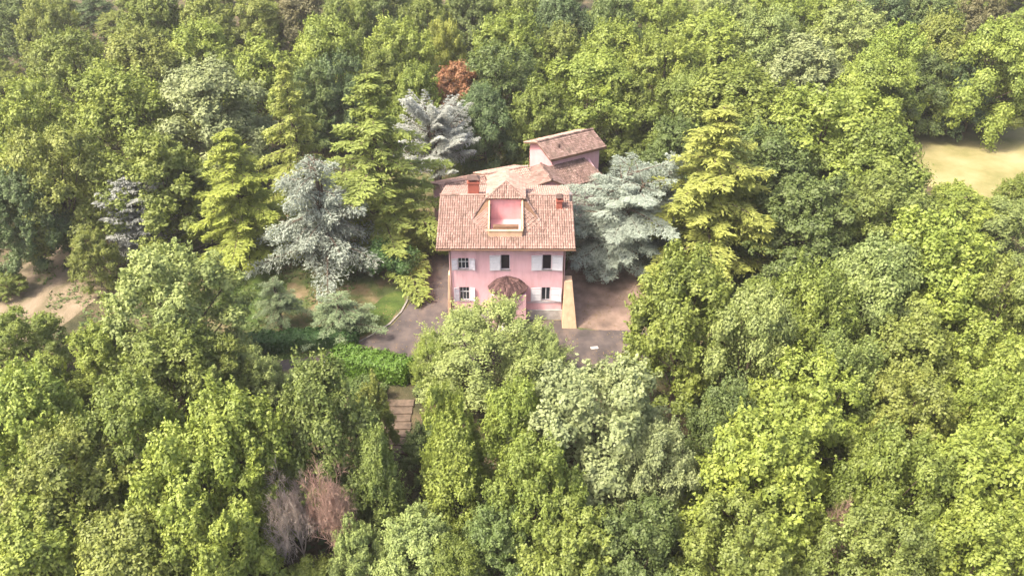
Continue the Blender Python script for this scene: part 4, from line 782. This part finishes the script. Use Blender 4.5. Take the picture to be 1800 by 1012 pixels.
(61.7, 19.6, 6.9, 3.24, 'b', (0.179, 0.225, 0.043), 'mid green lower tree behind the eighth crown between villa and tan field', 'lower trees between the big crowns'),
(103.9, 96.2, 5.3, 4.37, 'b', (0.222, 0.289, 0.052), 'yellow-green lower tree behind the sixth crown in tan field tree line', 'lower trees between the big crowns'),
(-62.9, 40.5, 7.1, 3.17, 'b', (0.199, 0.234, 0.05), 'olive lower tree in front of second crown in upper left woods', 'lower trees between the big crowns'),
(-31.7, 85.8, 7.0, 3.62, 'b', (0.187, 0.227, 0.048), 'olive lower tree left of eighth crown along top edge', 'lower trees between the big crowns'),
(29.5, 111.7, 6.7, 5.18, 'b', (0.234, 0.295, 0.053), 'yellow-green lower tree behind the first crown in upper right woods', 'lower trees between the big crowns'),
(94.1, 87.9, 6.7, 5.13, 'b', (0.169, 0.21, 0.04), 'mid green lower tree behind the third crown in tan field tree line', 'lower trees between the big crowns'),
(-29.0, 94.9, 6.3, 4.6, 'b', (0.155, 0.194, 0.037), 'mid green lower tree behind the seventh crown along top edge', 'lower trees between the big crowns'),
(-45.8, 46.8, 7.0, 4.43, 'b', (0.201, 0.238, 0.051), 'olive lower tree left of fifth crown in upper left woods', 'lower trees between the big crowns'),
(-14.9, 88.0, 6.7, 4.95, 'b', (0.098, 0.146, 0.052), 'bluish dark green lower tree left of eleventh crown along top edge', 'lower trees between the big crowns'),
(86.1, 86.5, 5.6, 3.72, 'b', (0.173, 0.225, 0.043), 'mid green lower tree right of fourth crown in upper right woods', 'lower trees between the big crowns'),
(35.2, 86.6, 6.6, 4.87, 'b', (0.2, 0.237, 0.05), 'olive lower tree left of sixteenth crown along top edge', 'lower trees between the big crowns'),
(-111.7, 102.8, 6.9, 3.85, 'b', (0.163, 0.209, 0.04), 'mid green lower tree left of first crown along top edge', 'lower trees between the big crowns'),
(-66.8, 88.2, 6.0, 3.56, 'b', (0.121, 0.172, 0.047), 'dark green lower tree behind the fourth crown along top edge', 'lower trees between the big crowns'),
(-100.0, 112.4, 4.8, 3.84, 'b', (0.107, 0.16, 0.058), 'bluish dark green lower tree left of fourth crown along top edge', 'lower trees between the big crowns'),
(-50.0, 102.3, 4.6, 4.78, 'b', (0.234, 0.288, 0.052), 'yellow-green lower tree behind the fourth crown in upper left woods', 'lower trees between the big crowns'),
(-53.3, 113.7, 6.3, 4.72, 'b', (0.199, 0.241, 0.051), 'olive lower tree right of first crown along top edge', 'lower trees between the big crowns'),
(-43.7, 114.3, 7.0, 5.15, 'b', (0.219, 0.276, 0.05), 'yellow-green lower tree behind the seventh crown behind the garden conifers', 'lower trees between the big crowns'),
(-20.9, 103.9, 6.9, 3.98, 'b', (0.175, 0.218, 0.041), 'mid green lower tree right of fourth crown along top edge', 'lower trees between the big crowns'),
(-61.0, 95.8, 7.0, 4.82, 'b', (0.171, 0.222, 0.042), 'mid green lower tree left of seventh crown along top edge', 'lower trees between the big crowns'),
(111.5, 113.6, 4.8, 5.29, 'b', (0.155, 0.196, 0.037), 'mid green lower tree behind the eighth crown in tan field tree line', 'lower trees between the big crowns'),
(-63.3, 114.3, 5.6, 4.13, 'b', (0.167, 0.208, 0.04), 'mid green lower tree behind the third crown in upper left woods', 'lower trees between the big crowns'),
(-104.6, 95.3, 6.6, 4.6, 'b', (0.203, 0.257, 0.046), 'yellow-green lower tree left of second crown along top edge', 'lower trees between the big crowns'),
(-77.1, 47.7, 5.7, 4.37, 'b', (0.204, 0.264, 0.048), 'yellow-green lower tree left of second crown in upper left woods', 'lower trees between the big crowns'),
(85.6, 102.7, 6.4, 4.12, 'b', (0.193, 0.235, 0.05), 'olive lower tree right of fifteenth crown along top edge', 'lower trees between the big crowns'),
(-99.7, 87.9, 5.0, 4.38, 'b', (0.199, 0.24, 0.051), 'olive lower tree behind the second crown in upper left woods', 'lower trees between the big crowns'),
(68.9, 63.0, 4.6, 3.54, 'b', (0.166, 0.209, 0.04), 'mid green lower tree behind the fourth crown in tan field tree line', 'lower trees between the big crowns'),
(-79.2, 96.6, 4.8, 4.39, 'b', (0.215, 0.253, 0.054), 'olive lower tree left of fifth crown along top edge', 'lower trees between the big crowns'),
(-90.7, 69.4, 5.2, 4.78, 'b', (0.178, 0.222, 0.042), 'mid green lower tree in front of first crown along top edge', 'lower trees between the big crowns'),
(45.7, 34.3, 6.2, 3.5, 'b', (0.119, 0.161, 0.044), 'dark green lower tree in front of fifth crown in upper right woods', 'lower trees between the big crowns'),
(-73.7, 87.6, 5.6, 4.05, 'b', (0.175, 0.218, 0.042), 'mid green lower tree behind the fifth crown in upper left woods', 'lower trees between the big crowns'),
(-84.7, 61.6, 5.9, 4.2, 'b', (0.209, 0.248, 0.053), 'olive lower tree left of third crown in upper left woods', 'lower trees between the big crowns'),
(-4.2, -39.8, 6.0, 2.81, 'b', (0.159, 0.201, 0.038), 'mid green lower tree right of third crown along bottom left edge', 'lower trees between the big crowns'),
(78.7, 62.8, 5.6, 4.05, 'b', (0.167, 0.213, 0.041), 'mid green lower tree right of third crown in tan field tree line', 'lower trees between the big crowns'),
(6.7, 94.2, 5.1, 4.2, 'b', (0.173, 0.225, 0.043), 'mid green lower tree left of fourteenth crown along top edge', 'lower trees between the big crowns'),
(-70.5, 96.2, 6.9, 3.82, 'b', (0.107, 0.159, 0.057), 'bluish dark green lower tree left of ninth crown along top edge', 'lower trees between the big crowns'),
(65.3, 112.8, 6.5, 4.05, 'b', (0.179, 0.223, 0.042), 'mid green lower tree right of fourteenth crown along top edge', 'lower trees between the big crowns'),
(-41.4, 104.5, 5.1, 4.82, 'b', (0.111, 0.154, 0.042), 'dark green lower tree left of tenth crown along top edge', 'lower trees between the big crowns'),
(8.0, 85.9, 5.3, 3.65, 'b', (0.177, 0.222, 0.042), 'mid green lower tree right of tenth crown along top edge', 'lower trees between the big crowns'),
(-44.5, -9.4, 7.1, 3.75, 'b', (0.168, 0.217, 0.041), 'mid green lower tree behind the first crown in third row, bottom left', 'lower trees between the big crowns'),
(-69.1, 62.0, 6.4, 3.56, 'b', (0.153, 0.197, 0.037), 'mid green lower tree in front of third crown along top edge', 'lower trees between the big crowns'),
(-11.6, 104.5, 5.2, 3.75, 'b', (0.171, 0.221, 0.042), 'mid green lower tree right of sixth crown along top edge', 'lower trees between the big crowns'),
(60.6, 87.3, 6.8, 4.33, 'b', (0.179, 0.222, 0.042), 'mid green lower tree left of twentieth crown along top edge', 'lower trees between the big crowns'),
(-24.5, 63.5, 6.5, 4.07, 'b', (0.165, 0.212, 0.04), 'mid green lower tree in front of seventh crown along top edge', 'lower trees between the big crowns'),
(93.1, 79.1, 6.9, 4.34, 'b', (0.112, 0.159, 0.044), 'dark green lower tree behind the fifth crown in tan field tree line', 'lower trees between the big crowns'),
(-94.6, 103.8, 6.6, 3.97, 'b', (0.173, 0.22, 0.042), 'mid green lower tree left of fourth crown in upper left woods', 'lower trees between the big crowns'),
(47.1, 27.2, 7.2, 3.53, 'b', (0.123, 0.171, 0.047), 'dark green lower tree behind the fifth crown between villa and tan field', 'lower trees between the big crowns'),
(39.4, 104.7, 4.8, 4.9, 'b', (0.208, 0.259, 0.047), 'yellow-green lower tree left of nineteenth crown along top edge', 'lower trees between the big crowns'),
(-38.6, 63.6, 5.1, 4.0, 'b', (0.163, 0.202, 0.038), 'mid green lower tree right of fourth crown in upper left woods', 'lower trees between the big crowns'),
(-30.0, 104.0, 6.8, 5.05, 'b', (0.207, 0.244, 0.052), 'olive lower tree right of third crown along top edge', 'lower trees between the big crowns'),
(23.9, -3.7, 7.0, 3.53, 'b', (0.173, 0.222, 0.042), 'mid green lower tree left of first crown in fifth row, right side', 'lower trees between the big crowns'),
(17.4, 96.8, 4.7, 5.17, 'b', (0.203, 0.238, 0.051), 'olive lower tree right of ninth crown along top edge', 'lower trees between the big crowns'),
]
NAMES = dict(b='broadleaf_tree', f='feathery_tree', s='slender_tree', cg='cedar_tree', cw='weeping_cedar', cs='silver_cedar', d='dead_tree')
rr = random.Random(9)
for i, (x, y, h, r, kind, col, label, group) in enumerate(TREES):
    lib = LIB[kind]
    if kind == 'd': me, tk, H, rad = lib[0 if 'grey' in label else 1]
    elif kind == 'b': me, tk, H, rad = lib[(i*7 + i//10) % len(lib)]
    elif kind == 'cs': me, tk, H, rad = lib[2] if 'spruce' in label else lib[3] if 'whitish' in label else lib[1] if r < 4.2 else lib[0]
    elif kind == 'cw': me, tk, H, rad = lib[1] if 'silver' in label else lib[0]
    else: me, tk, H, rad = lib[i % len(lib)]
    t = empty(NAMES[kind], (x, y, gz(x, y)), rr.uniform(0, 360))
    if 'broad flat' in label: t.rotation_euler[2] = R(-10)
    tag(t, label, 'tree', group)
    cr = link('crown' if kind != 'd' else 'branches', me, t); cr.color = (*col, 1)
    cr.scale = (r/rad, r/rad*rr.uniform(.94,1.06), h/H)
    if tk: tr = link('trunk', tk, t); tr.scale = (cr.scale[0], cr.scale[1], h/H)
    if kind == 'b': t.rotation_euler[0] = R(rr.uniform(-4,4)); t.rotation_euler[1] = R(rr.uniform(-4,4))

# ------------------------------------------------------------------ shrubs, hedges, small things
def leafball(seed, n, rx, ry, rzz, lsize=.11, z=None, boxy=False):
    rng = np.random.default_rng(seed)
    if boxy:
        q = sph(rng, n); m = np.max(np.abs(q), axis=1, keepdims=True); q2 = q/m; q = q2*.9 + q*.1; nrm = np.where(np.abs(q2) >= .98, np.sign(q2), q2*.3)
        P = q*np.array([rx,ry,rzz])*rng.uniform(.86,1.06,(n,1)); P[:,2] += rzz
        P[:,2] += .10*np.sin(P[:,0]*3.1+1)*np.sin(P[:,1]*2.7)+.06*np.sin(P[:,0]*7); P[:,1] += .12*np.sin(P[:,0]*1.9)
    else:
        k = 26; P = []; nrm = []
        for i in range(k):
            d = sph(rng,1)[0]; d[2] = abs(d[2])*.9-.15; c = d*np.array([rx,ry,rzz])*rng.uniform(.45,.85)+np.array([0,0,rzz]); r = rng.uniform(.24,.42)*min(rx,ry,rzz)*1.2
            q = sph(rng, n//k); P.append(c+q*r*rng.uniform(.7,1.1,(len(q),1))); nrm.append(q+np.array([0,0,.3]))
        P = np.concatenate(P); nrm = np.concatenate(nrm)
    keep = P[:,2] > 0; P = P[keep]; nrm = nrm[keep]; n = len(P)
    L = lsize*rng.uniform(.7,1.4,n); V, F = quads(P, nrm+rng.normal(size=(n,3))*.4, rng.normal(size=(n,3)), L, L*.6)
    return V, F, np.repeat(np.clip(rng.normal(.5,.12,n),0,1),4)
def hedge(name, loc, rzd, rx, ry, hh, n, col, label, seed, boxy=True, cat='hedge'):
    t = empty(name, loc, rzd); tag(t, label, cat)
    V, F, T = leafball(seed, n, rx, ry, hh/2, boxy=boxy); o = link('foliage', np_mesh(name, V, F, M['leaf'], T), t); o.color = (*col, 1)
    b = MB()
    for k in range(5): xx = rx*(-.7+.35*k); b.tube([(xx,0,-.05),(xx*1.02,.05,hh*.6)], [.05,.02], 5)
    b.build('stem', M['bark'], t)
hedge('clipped_hedge', (-13.2,-8.6,.0), -16, 3.9, 1.35, 1.9, 15000, (.10,.19,.02), 'clipped bright green box hedge at the near side of the driveway', 1)
hedge('garden_hedge', (-22.0,-4.7,.0), 8, 6.6, 1.05, 1.5, 17000, (.05,.12,.028), 'long dark green hedge along the garden edge below the silver cedars', 2)
hedge('garden_bush', (-13.2,7.5,0), 0, 3.0, 2.6, 5.2, 20000, (.06,.13,.03), 'dark green bush beside the drive under the tallest cedar boughs', 3, False, 'shrub')
hedge('garden_bush', (-18.2,8.5,0), 0, 2.4, 2.2, 4.2, 14000, (.08,.13,.03), 'green bush at the foot of the tallest cedar trunk', 4, False, 'shrub')
hedge('garden_bush', (16.4,-1.5,0), 0, 1.6, 2.9, 4.6, 14000, (.13,.14,.07), 'grey-green tall bush along the right side of the gravel court', 5, False, 'shrub')
hedge('garden_bush', (17.2,4.5,0), 0, 1.5, 2.6, 3.2, 9000, (.12,.10,.06), 'brownish bush behind the court under the silver cedar', 6, False, 'shrub')
hedge('garden_bush', (-13.0,-12.6,-.2), 0, 2.0, 1.6, 2.8, 7000, (.10,.15,.035), 'green bush left of the top of the stone steps', 7, False, 'shrub')
hedge('garden_bush', (-7.3,-12.4,-.2), 0, 1.9, 1.6, 2.4, 7000, (.13,.17,.05), 'olive bush right of the top of the stone steps', 8, False, 'shrub')
SHRUBS = [
(-3.3, 34.6, 3.2, 2.28, (0.198, 0.237, 0.05), 'grey-green round shrub behind the rear wing, left of two', 'shrubs behind the rear wing'),
(0.4, 36.5, 3.2, 2.1, (0.172, 0.213, 0.041), 'green shrub beside the left wall of the rear tower', 'shrubs behind the rear wing'),
(-6.6, 33.9, 4, 2.46, (0.173, 0.221, 0.042), 'bushy shrub under the whitish silver cedar', 'shrubs behind the rear wing'),
]
for i, (x, y, h, r, col, label, group) in enumerate(SHRUBS):
    t = empty('shrub', (x, y, 0)); tag(t, label, 'shrub', group)
    V, F, T = leafball(50+i, 6000, r, r, h/2); o = link('foliage', np_mesh('shrub', V, F, M['leaf'], T), t); o.color = (*col, 1)
    MB().tube([(0,0,-.1),(.1,.05,h*.7)], [.07,.02], 5).build('stem', M['bark'], t)
# stone steps going down in front of the hedge
st = empty('stone_steps', (-10.2, -12.6, .02), 0); tag(st, 'brown stone garden steps going down below the clipped hedge', 'steps')
for k in range(7):
    z = .04-.128*k; y = -.85*k
    MB().box(-1.4+.05*(k%2), 1.4-.06*(k%3), y-.88, y, z-.3, z).build('step', M['brownstone'], st, bevel=.03)
for s_ in (-1,):
    MB().hexa([(s_*1.65-.22,-5.5,-2.0),(s_*1.65+.22,-5.5,-2.0),(s_*1.65+.22,0.3,-.7),(s_*1.65-.22,0.3,-.7)], [(s_*1.65-.22,-5.5,-.8),(s_*1.65+.22,-5.5,-.8),(s_*1.65+.22,.3,.35),(s_*1.65-.22,.3,.35)]).build('side_wall', M['brownstone'], st, bevel=.03)
w = empty('garden_wall', (-17.3, -7.9, 0), 70); tag(w, 'short pale stone wall stub at the left end of the clipped hedge', 'wall')
MB().box(-.9,.9,-.2,.2,0,.85).build('wall_block', M['stone'], w, bevel=.02); MB().box(-1.0,1.0,-.27,.27,.852,.95).build('coping', M['stone'], w, bevel=.02)
sb = MB().box(-.38,.38,-.2,.2,0,.12).build('stone_slab', M['stone'], bevel=.03); sb.location = (8.1,-5.0,.021); sb.rotation_euler[2] = .2; tag(sb, 'small whitish slab lying on the dark drive right of the buttress', 'slab')
# ground cover: low leaves over the forest floor
def cover():
    rng = np.random.default_rng(77); n = 60000
    P = np.stack([rng.uniform(-110,115,n), rng.uniform(-50,110,n), np.zeros(n)], 1)
    den = np.sin(P[:,0]*.31+1.3)*np.sin(P[:,1]*.27)+np.sin(P[:,0]*.83+P[:,1]*.6)*.6
    k = (den > -.5)
    x, y = P[:,0], P[:,1]
    k &= ~((x > -34) & (x < 20) & (y > -12.5) & (y < 34)); k &= ~((x > -74) & (x < -28) & (y > -13) & (y < 25)); k &= ~((x > 48) & (y > 20) & (y < 54)); k &= ~((x > -11.6) & (x < -8) & (y > -18) & (y < -12))
    P = P[k]; n = len(P); P[:,2] = np.array([gz(a, b) for a, b in P[:,:2]]) + rng.uniform(.05,.55,n)
    L = rng.uniform(.18,.42,n); V, F = quads(P, rng.normal(size=(n,3))*.5+np.array([0,0,1]), rng.normal(size=(n,3)), L, L*.6)
    o = link('undergrowth', np_mesh('undergrowth', V, F, M['leaf'], np.repeat(np.clip(rng.normal(.4,.2,n),0,1),4))); o.color = (.065,.10,.03,1)
    tag(o, 'low dark green undergrowth covering the forest floor between the trees', 'undergrowth', kind='stuff')
    n = 60000; P = np.stack([rng.uniform(-74,28,n), rng.uniform(-12,34,n), np.zeros(n)], 1)
    den = np.sin(P[:,0]*.7+.3)*np.sin(P[:,1]*.63+2)+np.sin(P[:,0]*1.7+P[:,1]*1.1)*.5; x, y = P[:,0], P[:,1]
    k = (den > np.where(x < -34, .25, -.05)) & ((x < -17) | (x > 18) | (y > 26)); P = P[k]; n = len(P); P[:,2] = rng.uniform(.02,.2,n)
    L = rng.uniform(.1,.25,n); V, F = quads(P, rng.normal(size=(n,3))*.5+np.array([0,0,1]), rng.normal(size=(n,3)), L, L*.5)
    o = link('garden_weeds', np_mesh('garden_weeds', V, F, M['leaf'], np.repeat(np.clip(rng.normal(.4,.2,n),0,1),4))); o.color = (.09,.14,.03,1)
    tag(o, 'patchy weeds and rough grass on the bare garden earth', 'grass', kind='stuff')
    n = 7000; P = np.stack([rng.uniform(-27,15,n), rng.uniform(-11,13,n), rng.uniform(.03,.06,n)], 1)
    den = np.sin(P[:,0]*.9+.3)*np.sin(P[:,1]*.8+1)+np.sin(P[:,0]*2.3-P[:,1]*1.7)*.5; x, y = P[:,0], P[:,1]
    k = (den > rng.uniform(-.6,.9,n)) & ~((x > -7.2) & (x < 7) & (y > -2.2)); P = P[k]; n = len(P)
    L = rng.uniform(.05,.11,n); V, F = quads(P, rng.normal(size=(n,3))*.3+np.array([0,0,1]), rng.normal(size=(n,3)), L, L*.7)
    o = link('leaf_litter', np_mesh('leaf_litter', V, F, M['leaf'], np.repeat(np.clip(rng.normal(.5,.25,n),0,1),4))); o.color = (.17,.12,.06,1)
    tag(o, 'dry brown leaf litter scattered on the drive and gravel court', 'leaf litter', kind='stuff')
cover()

# ------------------------------------------------------------------ the air
hz = MB().box(-700, 700, -130, 900, -6, 70).mesh('haze', bpy.data.materials.new('haze'))
hm = hz.materials[0]; hm.use_nodes = True; ht = hm.node_tree; ht.nodes.clear()
pv = ht.nodes.new('ShaderNodeVolumePrincipled'); pv.inputs['Color'].default_value = (.97,.96,.92,1); pv.inputs['Density'].default_value = .0003; pv.inputs['Anisotropy'].default_value = .2
ho = ht.nodes.new('ShaderNodeOutputMaterial'); ht.links.new(pv.outputs[0], ho.inputs['Volume'])
link('haze', hz, None, 'stuff')
